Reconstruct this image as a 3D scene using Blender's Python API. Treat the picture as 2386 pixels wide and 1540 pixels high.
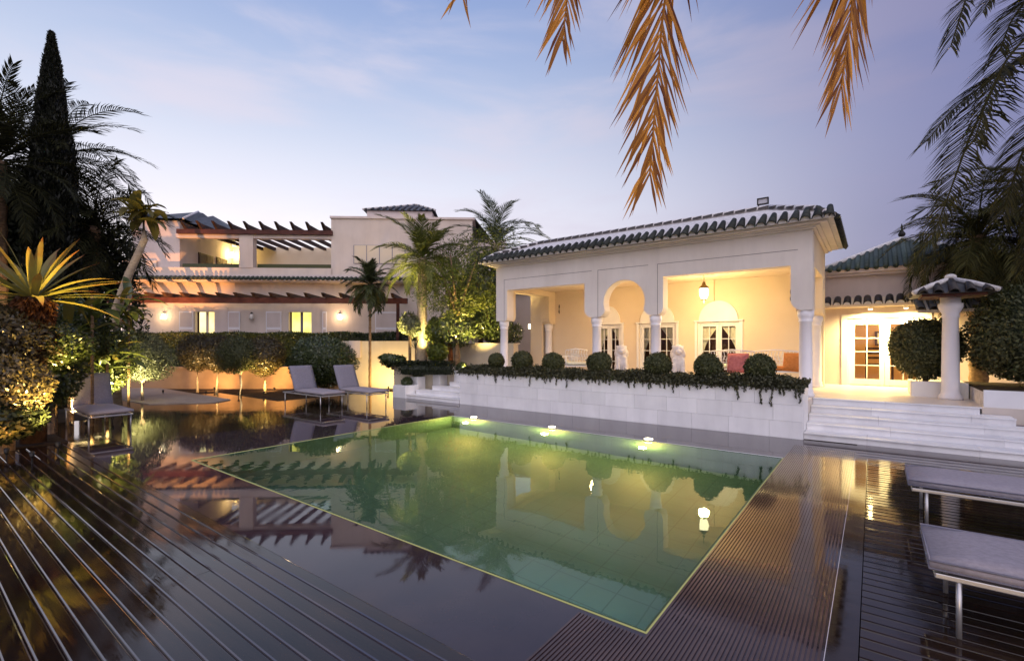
import bpy, bmesh, math, random
import numpy as np
from mathutils import Vector, Matrix, Euler

R = math.radians
scene = bpy.context.scene
COL = scene.collection
for o in list(bpy.data.objects):
    bpy.data.objects.remove(o)

# ------------------------------------------------------------------ camera
YAW = R(37.2)
CA, SA = math.cos(YAW), math.sin(YAW)
cam_d = bpy.data.cameras.new('camera')
cam = bpy.data.objects.new('camera', cam_d)
COL.objects.link(cam)
cam.location = (0, 0, 1.6)
cam.rotation_euler = (R(90), 0, YAW)
cam_d.sensor_width = 36
cam_d.lens = 36 * 1108 / 2386
cam_d.shift_y = 31 / 2386
cam_d.clip_start = 0.05
cam_d.clip_end = 3000
scene.camera = cam

# ------------------------------------------------------------------ sky
world = bpy.data.worlds.new('World')
scene.world = world
world.use_nodes = True
nt = world.node_tree
nt.nodes.clear()
N = nt.nodes.new
Lk = nt.links.new
w_out = N('ShaderNodeOutputWorld')
w_bg = N('ShaderNodeBackground')
w_tc = N('ShaderNodeTexCoord')
w_sep = N('ShaderNodeSeparateXYZ')
Lk(w_tc.outputs['Generated'], w_sep.inputs[0])


def w_ramp(stops):
    r = N('ShaderNodeValToRGB')
    r.color_ramp.interpolation = 'B_SPLINE'
    e = r.color_ramp.elements
    while len(e) < len(stops):
        e.new(0.5)
    for i, (p, c) in enumerate(stops):
        e[i].position = p
        e[i].color = (*c, 1)
    return r


# dusk gradient towards the glow of the set sun and away from it
w_a = w_ramp([(0.0, (.84, .76, .74)), (.15, (.72, .66, .68)), (.33, (.49, .51, .575)), (.48, (.29, .35, .49)), (.62, (.165, .23, .42)), (1.0, (.09, .15, .32))])
w_b = w_ramp([(0.0, (.095, .090, .165)), (.15, (.115, .11, .20)), (.30, (.175, .17, .285)), (.48, (.13, .138, .265)), (.62, (.11, .128, .265)), (1.0, (.075, .108, .24))])
Lk(w_sep.outputs['Z'], w_a.inputs[0])
Lk(w_sep.outputs['Z'], w_b.inputs[0])
GLOW = R(158)
w_dot = N('ShaderNodeVectorMath')
w_dot.operation = 'DOT_PRODUCT'
w_flat = N('ShaderNodeVectorMath')
w_flat.operation = 'MULTIPLY'
w_flat.inputs[1].default_value = (1, 1, 0)
w_nrm = N('ShaderNodeVectorMath')
w_nrm.operation = 'NORMALIZE'
Lk(w_tc.outputs['Generated'], w_flat.inputs[0])
Lk(w_flat.outputs[0], w_nrm.inputs[0])
Lk(w_nrm.outputs[0], w_dot.inputs[0])
w_dot.inputs[1].default_value = (math.cos(GLOW), math.sin(GLOW), 0)
w_map = N('ShaderNodeMapRange')
w_map.interpolation_type = 'SMOOTHSTEP'
w_map.inputs['From Min'].default_value = .16
w_map.inputs['From Max'].default_value = 1.0
Lk(w_dot.outputs['Value'], w_map.inputs['Value'])
w_mix = N('ShaderNodeMix')
w_mix.data_type = 'RGBA'
Lk(w_map.outputs[0], w_mix.inputs['Factor'])
Lk(w_b.outputs[0], w_mix.inputs['A'])
Lk(w_a.outputs[0], w_mix.inputs['B'])
# thin streaky cloud
w_mp = N('ShaderNodeMapping')
w_mp.inputs['Scale'].default_value = (1.5, 1.5, 6.5)
w_mp.inputs['Rotation'].default_value = (R(6), R(-8), 0)
Lk(w_tc.outputs['Generated'], w_mp.inputs['Vector'])
w_ns = N('ShaderNodeTexNoise')
w_ns.inputs['Scale'].default_value = 1.6
w_ns.inputs['Detail'].default_value = 6
w_ns.inputs['Roughness'].default_value = .52
w_ns.inputs['Distortion'].default_value = .35
Lk(w_mp.outputs[0], w_ns.inputs['Vector'])
w_cr = N('ShaderNodeMapRange')
w_cr.inputs['From Min'].default_value = .44
w_cr.inputs['From Max'].default_value = .72
w_cr.inputs['To Max'].default_value = .62
w_cr.interpolation_type = 'SMOOTHSTEP'
Lk(w_ns.outputs['Fac'], w_cr.inputs['Value'])
w_cc = N('ShaderNodeMix')
w_cc.data_type = 'RGBA'
w_cc.inputs['A'].default_value = (.185, .17, .275, 1)
w_cc.inputs['B'].default_value = (.52, .47, .52, 1)
Lk(w_map.outputs[0], w_cc.inputs['Factor'])
w_m2 = N('ShaderNodeMix')
w_m2.data_type = 'RGBA'
Lk(w_cr.outputs[0], w_m2.inputs['Factor'])
Lk(w_mix.outputs['Result'], w_m2.inputs['A'])
Lk(w_cc.outputs['Result'], w_m2.inputs['B'])
# physical sky, very low, adds the last of the daylight
w_sky = N('ShaderNodeTexSky')
w_sky.sky_type = 'NISHITA'
w_sky.sun_disc = False
w_sky.sun_elevation = R(1.0)
w_sky.sun_rotation = R(90) - GLOW
w_sky.ozone_density = 4
w_sc = N('ShaderNodeVectorMath')
w_sc.operation = 'SCALE'
w_sc.inputs['Scale'].default_value = .05
Lk(w_sky.outputs[0], w_sc.inputs[0])
w_add = N('ShaderNodeVectorMath')
w_add.operation = 'ADD'
Lk(w_m2.outputs['Result'], w_add.inputs[0])
Lk(w_sc.outputs[0], w_add.inputs[1])
Lk(w_add.outputs[0], w_bg.inputs['Color'])
w_bg.inputs['Strength'].default_value = .98
Lk(w_bg.outputs[0], w_out.inputs[0])

# broad, weak light of the evening sky behind the photographer
sun_d = bpy.data.lights.new('sun', 'SUN')
sun_d.energy = 1.55
sun_d.angle = R(100)
sun_d.color = (1.0, .91, .90)
sun = bpy.data.objects.new('sun', sun_d)
COL.objects.link(sun)
sun.rotation_euler = Vector((-.55, .72, -.62)).to_track_quat('-Z', 'Y').to_euler()

vs = scene.view_settings
vs.view_transform = 'Standard'
vs.look = 'None'
vs.exposure = .62
vs.gamma = 1
vs.use_curve_mapping = False
cy = scene.cycles
cy.use_denoising = True
cy.max_bounces = 8
cy.diffuse_bounces = 3
cy.glossy_bounces = 4
cy.transmission_bounces = 6
cy.transparent_max_bounces = 12
cy.sample_clamp_indirect = 4
cy.caustics_refractive = True
cy.blur_glossy = .3


# ------------------------------------------------------------------ helpers
def plan(X, D):
    """the garden grid that lies square to the house -> world"""
    return (X * CA - D * SA, X * SA + D * CA)


class MB:
    def __init__(s):
        s.v = []
        s.f = []

    def add(s, vs_, fs):
        o = len(s.v)
        s.v += [tuple(p) for p in vs_]
        s.f += [tuple(i + o for i in q) for q in fs]
        return s

    def box(s, x0, x1, y0, y1, z0, z1):
        return s.add([(x0, y0, z0), (x1, y0, z0), (x1, y1, z0), (x0, y1, z0), (x0, y0, z1), (x1, y0, z1), (x1, y1, z1), (x0, y1, z1)],
                     [(3, 2, 1, 0), (4, 5, 6, 7), (0, 1, 5, 4), (1, 2, 6, 5), (2, 3, 7, 6), (3, 0, 4, 7)])

    def quad(s, a, b, c, d):
        return s.add([a, b, c, d], [(0, 1, 2, 3)])

    def prism_xz(s, pts, y0, y1):
        n = len(pts)
        vs_ = [(x, y0, z) for x, z in pts] + [(x, y1, z) for x, z in pts]
        fs = [tuple(range(n)), tuple(range(2 * n - 1, n - 1, -1))]
        fs += [(i + n, (i + 1) % n + n, (i + 1) % n, i) for i in range(n)]
        return s.add(vs_, fs)

    def prism_xy(s, pts, z0, z1):
        n = len(pts)
        vs_ = [(x, y, z0) for x, y in pts] + [(x, y, z1) for x, y in pts]
        fs = [tuple(range(n - 1, -1, -1)), tuple(range(n, 2 * n))]
        fs += [(i, (i + 1) % n, (i + 1) % n + n, i + n) for i in range(n)]
        return s.add(vs_, fs)

    def tube(s, pts, rad, n=8, cap=True):
        pts = [Vector(p) for p in pts]
        if not hasattr(rad, '__len__'):
            rad = [rad] * len(pts)
        vs_ = []
        up = Vector((0, 0, 1))
        for i, p in enumerate(pts):
            t = (pts[min(i + 1, len(pts) - 1)] - pts[max(i - 1, 0)]).normalized()
            a = t.cross(up)
            if a.length < 1e-3:
                a = t.cross(Vector((1, 0, 0)))
            a.normalize()
            b = a.cross(t)
            for k in range(n):
                q = 2 * math.pi * k / n
                vs_.append(p + (a * math.cos(q) + b * math.sin(q)) * rad[i])
        fs = []
        for i in range(len(pts) - 1):
            for k in range(n):
                fs.append((i * n + k, i * n + (k + 1) % n, (i + 1) * n + (k + 1) % n, (i + 1) * n + k))
        if cap:
            fs.append(tuple(range(n - 1, -1, -1)))
            fs.append(tuple(range((len(pts) - 1) * n, len(pts) * n)))
        return s.add(vs_, fs)

    def lathe(s, prof, c=(0, 0, 0), n=20):
        vs_ = []
        for r, z in prof:
            for k in range(n):
                q = 2 * math.pi * k / n
                vs_.append((c[0] + r * math.cos(q), c[1] + r * math.sin(q), c[2] + z))
        fs = []
        for i in range(len(prof) - 1):
            for k in range(n):
                fs.append((i * n + k, i * n + (k + 1) % n, (i + 1) * n + (k + 1) % n, (i + 1) * n + k))
        fs.append(tuple(range(n - 1, -1, -1)))
        fs.append(tuple(range((len(prof) - 1) * n, len(prof) * n)))
        return s.add(vs_, fs)

    def sphere(s, c, r, nu=14, nv=10):
        if not hasattr(r, '__len__'):
            r = (r, r, r)
        vs_ = []
        for j in range(nv + 1):
            p = math.pi * j / nv
            rr = max(math.sin(p), 1e-4)
            for i in range(nu):
                q = 2 * math.pi * i / nu
                vs_.append((c[0] + r[0] * rr * math.cos(q), c[1] + r[1] * rr * math.sin(q), c[2] - r[2] * math.cos(p)))
        fs = [(j * nu + i, j * nu + (i + 1) % nu, (j + 1) * nu + (i + 1) % nu, (j + 1) * nu + i) for j in range(nv) for i in range(nu)]
        return s.add(vs_, fs)

    def mesh(s, name, m, smooth=False):
        me = bpy.data.meshes.new(name)
        me.from_pydata(s.v, [], s.f)
        if m:
            me.materials.append(m)
        if smooth:
            me.shade_smooth() if hasattr(me, 'shade_smooth') else None
        me.update()
        return me

    def build(s, name, m, parent=None, smooth=False, bevel=0, kind=None):
        return put(name, s.mesh(name, m, smooth), parent, bevel=bevel, kind=kind)


def put(name, me, parent=None, loc=None, rot=None, bevel=0, kind=None):
    o = bpy.data.objects.new(name, me)
    COL.objects.link(o)
    if parent is not None:
        o.parent = parent
        if parent.get('_w'):
            o.matrix_parent_inverse = Matrix.Translation(-Vector(parent.location))
    if loc is not None:
        o.location = loc
    if rot is not None:
        o.rotation_euler = rot
    if bevel:
        b = o.modifiers.new('bevel', 'BEVEL')
        b.width = bevel
        b.segments = 2
        b.limit_method = 'ANGLE'
        b.angle_limit = R(40)
    if kind:
        o['kind'] = kind
    return o


def tag(o, label, cat, group=None):
    o['label'] = label
    o['category'] = cat
    if group:
        o['group'] = group
    return o


def thing(name, loc, label, cat, group=None, rz=0, local=False):
    o = bpy.data.objects.new(name, None)
    COL.objects.link(o)
    o.location = loc
    o.rotation_euler = (0, 0, rz)
    o.empty_display_size = .2
    if not local:
        o['_w'] = 1
    return tag(o, label, cat, group)


def copy_tree(o, parent=None):
    c = o.copy()
    COL.objects.link(c)
    c.parent = parent
    if parent is not None:
        c.matrix_parent_inverse = o.matrix_parent_inverse.copy()
    for ch in list(o.children):
        copy_tree(ch, c)
    return c


def struct(o):
    o['kind'] = 'structure'
    return o


def lamp(kind, loc, power, color, parent=None, size=.05, target=None, spot=60, blend=.6):
    d = bpy.data.lights.new('light', kind)
    d.energy = power
    d.color = color
    if kind == 'AREA':
        d.shape = 'DISK'
        d.size = size
    else:
        d.shadow_soft_size = size
    if kind == 'SPOT':
        d.spot_size = R(spot)
        d.spot_blend = blend
    o = bpy.data.objects.new('light', d)
    COL.objects.link(o)
    o.location = loc
    if target is not None:
        o.rotation_euler = (Vector(target) - Vector(loc)).to_track_quat('-Z', 'Y').to_euler()
    if parent is not None:
        o.parent = parent
        if parent.get('_w'):
            o.matrix_parent_inverse = Matrix.Translation(-Vector(parent.location))
    return o


# ------------------------------------------------------------------ materials
def newmat(name):
    m = bpy.data.materials.new(name)
    m.use_nodes = True
    t = m.node_tree
    t.nodes.clear()
    out = t.nodes.new('ShaderNodeOutputMaterial')
    return m, t, out


def nz(t, scale, detail=4, vec=None, rough=.55, dist=0):
    n = t.nodes.new('ShaderNodeTexNoise')
    n.inputs['Scale'].default_value = scale
    n.inputs['Detail'].default_value = detail
    n.inputs['Roughness'].default_value = rough
    n.inputs['Distortion'].default_value = dist
    if vec is not None:
        t.links.new(vec, n.inputs['Vector'])
    return n


def objcoord(t, scale=(1, 1, 1), rot=(0, 0, 0), geo=False):
    mp = t.nodes.new('ShaderNodeMapping')
    mp.inputs['Scale'].default_value = scale
    mp.inputs['Rotation'].default_value = rot
    if geo:
        g = t.nodes.new('ShaderNodeNewGeometry')
        t.links.new(g.outputs['Position'], mp.inputs['Vector'])
    else:
        g = t.nodes.new('ShaderNodeTexCoord')
        t.links.new(g.outputs['Object'], mp.inputs['Vector'])
    return mp.outputs[0]


def ramp2(t, src, c1, c2, p1=.3, p2=.7):
    r = t.nodes.new('ShaderNodeValToRGB')
    r.color_ramp.elements[0].position = p1
    r.color_ramp.elements[0].color = (*c1, 1)
    r.color_ramp.elements[1].position = p2
    r.color_ramp.elements[1].color = (*c2, 1)
    t.links.new(src, r.inputs[0])
    return r.outputs[0]


def surf(name, c1, c2, scale=3, rough=.8, bump=0, bscale=60, spec=.4, stretch=(1, 1, 1), coat=0, coat_r=.03, ior=1.45, rough_var=0, objrand=0, detail=5, metal=0, geo=True, p=(.3, .7), streak=0):
    m, t, out = newmat(name)
    b = t.nodes.new('ShaderNodeBsdfPrincipled')
    v = objcoord(t, stretch, geo=geo)
    n = nz(t, scale, detail, v)
    col = ramp2(t, n.outputs['Fac'], c1, c2, *p)
    if objrand:
        oi = t.nodes.new('ShaderNodeObjectInfo')
        mr = t.nodes.new('ShaderNodeMapRange')
        mr.inputs['To Min'].default_value = 1 - objrand
        mr.inputs['To Max'].default_value = 1 + objrand * .5
        t.links.new(oi.outputs['Random'], mr.inputs['Value'])
        mu = t.nodes.new('ShaderNodeVectorMath')
        mu.operation = 'SCALE'
        t.links.new(col, mu.inputs[0])
        t.links.new(mr.outputs[0], mu.inputs['Scale'])
        col = mu.outputs[0]
    if streak:
        v2 = objcoord(t, (4, 4, .6), geo=True)
        n4 = nz(t, 1.0, 5, v2, .6)
        mr4 = t.nodes.new('ShaderNodeMapRange')
        mr4.inputs['From Min'].default_value = .42
        mr4.inputs['From Max'].default_value = .72
        mr4.inputs['To Min'].default_value = 1
        mr4.inputs['To Max'].default_value = 1 - streak
        t.links.new(n4.outputs['Fac'], mr4.inputs['Value'])
        mu4 = t.nodes.new('ShaderNodeVectorMath')
        mu4.operation = 'SCALE'
        t.links.new(col, mu4.inputs[0])
        t.links.new(mr4.outputs[0], mu4.inputs['Scale'])
        col = mu4.outputs[0]
    t.links.new(col, b.inputs['Base Color'])
    b.inputs['Roughness'].default_value = rough
    if rough_var:
        n3 = nz(t, scale * 2.3, 4, v)
        mr = t.nodes.new('ShaderNodeMapRange')
        mr.inputs['From Min'].default_value = .35
        mr.inputs['From Max'].default_value = .75
        mr.inputs['To Min'].default_value = rough
        mr.inputs['To Max'].default_value = rough + rough_var
        t.links.new(n3.outputs['Fac'], mr.inputs['Value'])
        t.links.new(mr.outputs[0], b.inputs['Roughness'])
    b.inputs['Specular IOR Level'].default_value = spec
    b.inputs['IOR'].default_value = ior
    b.inputs['Metallic'].default_value = metal
    if coat:
        b.inputs['Coat Weight'].default_value = coat
        b.inputs['Coat Roughness'].default_value = coat_r
        b.inputs['Coat IOR'].default_value = ior
    if bump:
        n2 = nz(t, bscale, 4, v)
        bp = t.nodes.new('ShaderNodeBump')
        bp.inputs['Strength'].default_value = bump
        bp.inputs['Distance'].default_value = .01
        t.links.new(n2.outputs['Fac'], bp.inputs['Height'])
        t.links.new(bp.outputs[0], b.inputs['Normal'])
    t.links.new(b.outputs[0], out.inputs[0])
    return m


def leafmat(name, c1, c2, trans=.3, rough=.45, spec=.35, tcol=None):
    m, t, out = newmat(name)
    g = t.nodes.new('ShaderNodeNewGeometry')
    col = ramp2(t, g.outputs['Random Per Island'], c1, c2, 0, 1)
    b = t.nodes.new('ShaderNodeBsdfPrincipled')
    b.inputs['Roughness'].default_value = rough
    b.inputs['Specular IOR Level'].default_value = spec
    t.links.new(col, b.inputs['Base Color'])
    tr = t.nodes.new('ShaderNodeBsdfTranslucent')
    if tcol:
        tr.inputs['Color'].default_value = (*tcol, 1)
    else:
        t.links.new(col, tr.inputs['Color'])
    mx = t.nodes.new('ShaderNodeMixShader')
    mx.inputs[0].default_value = trans
    t.links.new(b.outputs[0], mx.inputs[1])
    t.links.new(tr.outputs[0], mx.inputs[2])
    t.links.new(mx.outputs[0], out.inputs[0])
    return m


def emit(name, col, strength):
    m, t, out = newmat(name)
    e = t.nodes.new('ShaderNodeEmission')
    e.inputs['Color'].default_value = (*col, 1)
    e.inputs['Strength'].default_value = strength
    t.links.new(e.outputs[0], out.inputs[0])
    return m


def litroom(name, c1, c2, strength):
    """a lit window: uneven warm light of the room behind"""
    m, t, out = newmat(name)
    v = objcoord(t, (1, 1, 1))
    n = nz(t, 1.1, 3, v)
    col = ramp2(t, n.outputs['Fac'], c1, c2, .35, .65)
    e = t.nodes.new('ShaderNodeEmission')
    t.links.new(col, e.inputs['Color'])
    e.inputs['Strength'].default_value = strength
    t.links.new(e.outputs[0], out.inputs[0])
    return m


def panemat(name, tint=(1, 1, 1), refl=.12):
    m, t, out = newmat(name)
    tr = t.nodes.new('ShaderNodeBsdfTransparent')
    tr.inputs['Color'].default_value = (*tint, 1)
    gl = t.nodes.new('ShaderNodeBsdfGlossy')
    gl.inputs['Roughness'].default_value = .02
    lw = t.nodes.new('ShaderNodeFresnel')
    lw.inputs['IOR'].default_value = 1.5
    mx = t.nodes.new('ShaderNodeMixShader')
    t.links.new(lw.outputs[0], mx.inputs[0])
    t.links.new(tr.outputs[0], mx.inputs[1])
    t.links.new(gl.outputs[0], mx.inputs[2])
    t.links.new(mx.outputs[0], out.inputs[0])
    return m


M = {}
M['stucco'] = surf('stucco', (.71, .64, .585), (.82, .75, .695), .9, .9, .25, 90, .2, streak=.07)
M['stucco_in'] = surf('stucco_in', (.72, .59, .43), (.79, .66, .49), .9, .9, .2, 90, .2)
M['house'] = surf('house', (.60, .50, .43), (.74, .63, .55), .7, .9, .2, 60, .2, streak=.07)
M['house2'] = surf('house2', (.62, .52, .48), (.72, .62, .58), .9, .9, .2, 60, .2, streak=.07)
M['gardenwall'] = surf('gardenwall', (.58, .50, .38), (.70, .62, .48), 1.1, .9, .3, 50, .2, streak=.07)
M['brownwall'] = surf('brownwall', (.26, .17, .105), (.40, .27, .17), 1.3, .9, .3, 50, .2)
M['marble'] = surf('marble', (.78, .77, .79), (.88, .87, .88), 2.2, .42, .05, 40, .4, objrand=.07, detail=9, streak=.10)
M['terrace'] = surf('terrace', (.60, .52, .46), (.70, .62, .55), 2, .35, .05, 40, .4)
M['column'] = surf('column', (.78, .75, .78), (.84, .81, .83), 3, .5, .04, 50, .4)
M['white'] = surf('white', (.78, .76, .74), (.84, .82, .8), 4, .45, 0)
M['shadow_joint'] = surf('shadow_joint', (.16, .13, .13), (.2, .16, .16), 4, .9)
M['wetstone'] = surf('wetstone', (.032, .019, .025), (.056, .036, .042), 1.3, .02, .010, 5, .5, ior=1.50, rough_var=.05)
M['wetpave'] = surf('wetpave', (.022, .013, .009), (.045, .028, .019), 1.1, .04, .02, 6, .5, ior=1.5, rough_var=.08)
M['grate'] = surf('grate', (.06, .032, .026), (.10, .056, .046), 4, .12, 0, 40, .5, ior=1.5)
M['deck'] = surf('deck', (.012, .0065, .005), (.032, .018, .013), 7, .03, .03, 30, .5, stretch=(.12, 1, 1), ior=1.47, rough_var=.10, objrand=.35)
M['deck_edge'] = surf('deck_edge', (.03, .018, .017), (.06, .04, .036), 7, .06, 0, 30, .5, stretch=(.12, 1, 1), ior=2.3)
M['soil'] = surf('soil', (.018, .011, .007), (.05, .032, .02), 8, .9, .6, 30, .2)
M['path'] = surf('path', (.34, .27, .21), (.44, .36, .29), 3, .6, .1, 50, .3)
M['tile'] = surf('tile', (.012, .015, .012), (.042, .046, .038), 9, .55, .3, 60, .3, objrand=.4)
M['tilegrey'] = surf('tilegrey', (.035, .035, .038), (.10, .10, .105), 5, .5, .2, 60, .4, objrand=.3)
M['tiledark'] = surf('tiledark', (.02, .016, .016), (.055, .045, .042), 9, .4, .2, 60, .4, objrand=.3)
M['tilegreen'] = surf('tilegreen', (.025, .04, .028), (.07, .095, .07), 9, .6, .2, 60, .5, objrand=.3)
M['mortar'] = surf('mortar', (.52, .49, .48), (.78, .75, .74), 14, .9, .5, 60, .2)
M['wood_red'] = surf('wood_red', (.065, .02, .015), (.12, .042, .03), 6, .6, .2, 60, .3, stretch=(.2, 1, 1))
M['wood_dark'] = surf('wood_dark', (.035, .018, .016), (.07, .04, .03), 6, .6, .2, 60, .3)
M['iron'] = surf('iron', (.02, .02, .02), (.04, .035, .03), 10, .5, 0, metal=.6)
M['brass'] = surf('brass', (.12, .08, .03), (.22, .15, .06), 10, .35, 0, metal=.8)
M['alu'] = surf('alu', (.50, .49, .50), (.6, .59, .6), 10, .35, 0, metal=.7)
M['cushion'] = surf('cushion', (.19, .18, .225), (.25, .235, .285), 40, .85, .15, 400, .2)
M['cushion_seat'] = surf('cushion_seat', (.27, .24, .265), (.34, .305, .335), 40, .85, .15, 400, .2)
M['pink'] = surf('pink', (.34, .10, .10), (.48, .17, .16), 20, .85, .1, 300, .2)
M['orange'] = surf('orange', (.48, .17, .04), (.62, .24, .07), 20, .85, .1, 300, .2)
M['terracotta'] = surf('terracotta', (.42, .12, .04), (.55, .18, .07), 8, .7, .1, 60, .3)
M['stone'] = surf('stone', (.62, .56, .52), (.78, .73, .70), 12, .8, .4, 60, .3)
M['curtain'] = surf('curtain', (.62, .60, .45), (.74, .72, .56), 14, .9, 0)
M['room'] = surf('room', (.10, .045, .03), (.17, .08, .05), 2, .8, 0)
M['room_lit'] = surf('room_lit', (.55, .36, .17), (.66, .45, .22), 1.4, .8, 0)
M['bark'] = surf('bark', (.12, .075, .045), (.30, .20, .12), 12, .9, .8, 30, .2, stretch=(1, 1, 2.5))
M['barkpale'] = surf('barkpale', (.30, .23, .16), (.48, .38, .27), 10, .9, .7, 26, .2, stretch=(1, 1, 3))
M['barkred'] = surf('barkred', (.10, .03, .015), (.34, .13, .05), 14, .9, .8, 24, .2)
M['l_dark'] = leafmat('l_dark', (.008, .012, .006), (.028, .038, .015), .15)
M['l_cypress'] = leafmat('l_cypress', (.006, .008, .005), (.02, .022, .012), .1)
M['l_box'] = leafmat('l_box', (.03, .04, .014), (.12, .125, .05), .2)
M['l_ivy'] = leafmat('l_ivy', (.026, .028, .014), (.10, .098, .05), .2)
M['l_mid'] = leafmat('l_mid', (.020, .036, .010), (.085, .11, .032), .25, .3, .7)
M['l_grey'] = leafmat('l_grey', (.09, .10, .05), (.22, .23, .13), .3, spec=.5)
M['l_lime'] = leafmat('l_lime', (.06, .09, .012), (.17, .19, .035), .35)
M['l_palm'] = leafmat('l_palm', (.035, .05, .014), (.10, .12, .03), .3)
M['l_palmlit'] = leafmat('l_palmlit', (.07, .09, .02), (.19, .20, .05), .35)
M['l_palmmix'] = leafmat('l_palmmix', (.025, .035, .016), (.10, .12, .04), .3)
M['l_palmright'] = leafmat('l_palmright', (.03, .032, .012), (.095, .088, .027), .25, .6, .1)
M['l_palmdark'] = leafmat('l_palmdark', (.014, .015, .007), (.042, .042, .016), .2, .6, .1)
M['l_palmnear'] = leafmat('l_palmnear', (.02, .019, .007), (.075, .062, .018), .2, .6, .08)
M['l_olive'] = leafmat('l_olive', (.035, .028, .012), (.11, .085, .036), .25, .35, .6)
M['l_dead'] = leafmat('l_dead', (.14, .04, .015), (.70, .32, .05), .35, spec=.2)
M['barkdark'] = surf('barkdark', (.03, .015, .009), (.09, .045, .024), 14, .9, .8, 24, .2)
M['l_husk'] = leafmat('l_husk', (.05, .015, .006), (.26, .10, .03), .2)
M['l_yucca'] = None
m, t, out = newmat('l_yucca')
g = t.nodes.new('ShaderNodeNewGeometry')
oi = t.nodes.new('ShaderNodeObjectInfo')
col = ramp2(t, oi.outputs['Random'], (.10, .11, .022), (.34, .28, .06), 0, 1)
tcn = t.nodes.new('ShaderNodeTexCoord')
sx_ = t.nodes.new('ShaderNodeSeparateXYZ')
t.links.new(tcn.outputs['Object'], sx_.inputs[0])
nn = nz(t, 3.5, 4, tcn.outputs['Object'])
ad = t.nodes.new('ShaderNodeMath')
ad.operation = 'MULTIPLY_ADD'
t.links.new(nn.outputs['Fac'], ad.inputs[0])
ad.inputs[1].default_value = 1.6
t.links.new(sx_.outputs['X'], ad.inputs[2])
dry = t.nodes.new('ShaderNodeMapRange')
dry.inputs['From Min'].default_value = 1.55
dry.inputs['From Max'].default_value = 2.35
t.links.new(ad.outputs[0], dry.inputs['Value'])
mxc = t.nodes.new('ShaderNodeMix')
mxc.data_type = 'RGBA'
mxc.inputs['B'].default_value = (.20, .065, .015, 1)
t.links.new(dry.outputs[0], mxc.inputs['Factor'])
t.links.new(col, mxc.inputs['A'])
b = t.nodes.new('ShaderNodeBsdfPrincipled')
b.inputs['Roughness'].default_value = .45
t.links.new(mxc.outputs['Result'], b.inputs['Base Color'])
tr = t.nodes.new('ShaderNodeBsdfTranslucent')
t.links.new(mxc.outputs['Result'], tr.inputs['Color'])
mx = t.nodes.new('ShaderNodeMixShader')
mx.inputs[0].default_value = .3
t.links.new(b.outputs[0], mx.inputs[1])
t.links.new(tr.outputs[0], mx.inputs[2])
t.links.new(mx.outputs[0], out.inputs[0])
M['l_yucca'] = m
M['l_banana'] = leafmat('l_banana', (.07, .06, .015), (.20, .17, .04), .35)
M['pane'] = panemat('pane')
M['darkglass'] = surf('darkglass', (.05, .05, .07), (.08, .08, .10), 3, .05, spec=.8)
M['tilepool'] = None
M['lampglass'] = emit('lampglass', (1, .82, .48), 5)
M['bulb'] = emit('bulb', (1, .85, .55), 9)
M['poolspot'] = emit('poolspot', (1, .9, .62), 14)
M['edgeglow'] = emit('edgeglow', (.80, .78, .36), .27)
M['litwin'] = litroom('litwin', (.95, .66, .16), (1, .88, .45), 1.25)
M['litwin2'] = litroom('litwin2', (.85, .68, .10), (1, .86, .32), 1.0)

# pool lining
m, t, out = newmat('poollining')
b = t.nodes.new('ShaderNodeBsdfPrincipled')
v = objcoord(t, (1, 1, 1), geo=True)
n = nz(t, 1.2, 4, v)
c = ramp2(t, n.outputs['Fac'], (.038, .086, .078), (.062, .125, .112), .3, .7)
bk = t.nodes.new('ShaderNodeTexBrick')
bk.offset = 0
bk.inputs['Scale'].default_value = 1
bk.inputs['Brick Width'].default_value = .3
bk.inputs['Row Height'].default_value = .3
bk.inputs['Mortar Size'].default_value = .007
bk.inputs['Mortar Smooth'].default_value = .2
t.links.new(v, bk.inputs['Vector'])
t.links.new(c, bk.inputs['Color1'])
t.links.new(c, bk.inputs['Color2'])
bk.inputs['Mortar'].default_value = (.034, .076, .068, 1)
t.links.new(bk.outputs['Color'], b.inputs['Base Color'])
b.inputs['Roughness'].default_value = .5
t.links.new(b.outputs[0], out.inputs[0])
M['tilepool'] = m
# water
m, t, out = newmat('water')
gls = t.nodes.new('ShaderNodeBsdfGlass')
gls.inputs['IOR'].default_value = 1.36
gls.inputs['Roughness'].default_value = 0
gls.inputs['Color'].default_value = (.88, 1, .95, 1)
v = objcoord(t, (1, 1, 1), geo=True)
n = nz(t, 2.4, 3, v, .5, .4)
bp = t.nodes.new('ShaderNodeBump')
bp.inputs['Strength'].default_value = .05
bp.inputs['Distance'].default_value = .03
t.links.new(n.outputs['Fac'], bp.inputs['Height'])
t.links.new(bp.outputs[0], gls.inputs['Normal'])
t.links.new(gls.outputs[0], out.inputs[0])
M['water'] = m

# ------------------------------------------------------------------ the setting
PX0, PX1, PY0, PY1 = -7.45, -1.02, 2.57, 7.60     # pool
# ground sheet to the horizon, open under the pool terrace
mb = MB()
B = 1500
hx0, hx1, hy0, hy1 = -13.2, 6.5, -3, 9.25
for q in ((-B, B, -B, hy0), (-B, B, hy1, B), (-B, hx0, hy0, hy1), (hx1, B, hy0, hy1)):
    mb.quad((q[0], q[2], -.012), (q[1], q[2], -.012), (q[1], q[3], -.012), (q[0], q[3], -.012))
struct(mb.build('ground', M['soil']))


def ringsheet(name, outer, inner, z, m):
    x0, x1, y0, y1 = outer
    a0, a1, b0, b1 = inner
    q = MB()
    for r in ((x0, x1, y0, b0), (x0, x1, b1, y1), (x0, a0, b0, b1), (a1, x1, b0, b1)):
        q.quad((r[0], r[2], z), (r[1], r[2], z), (r[1], r[3], z), (r[0], r[3], z))
    return struct(q.build(name, m))


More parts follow.
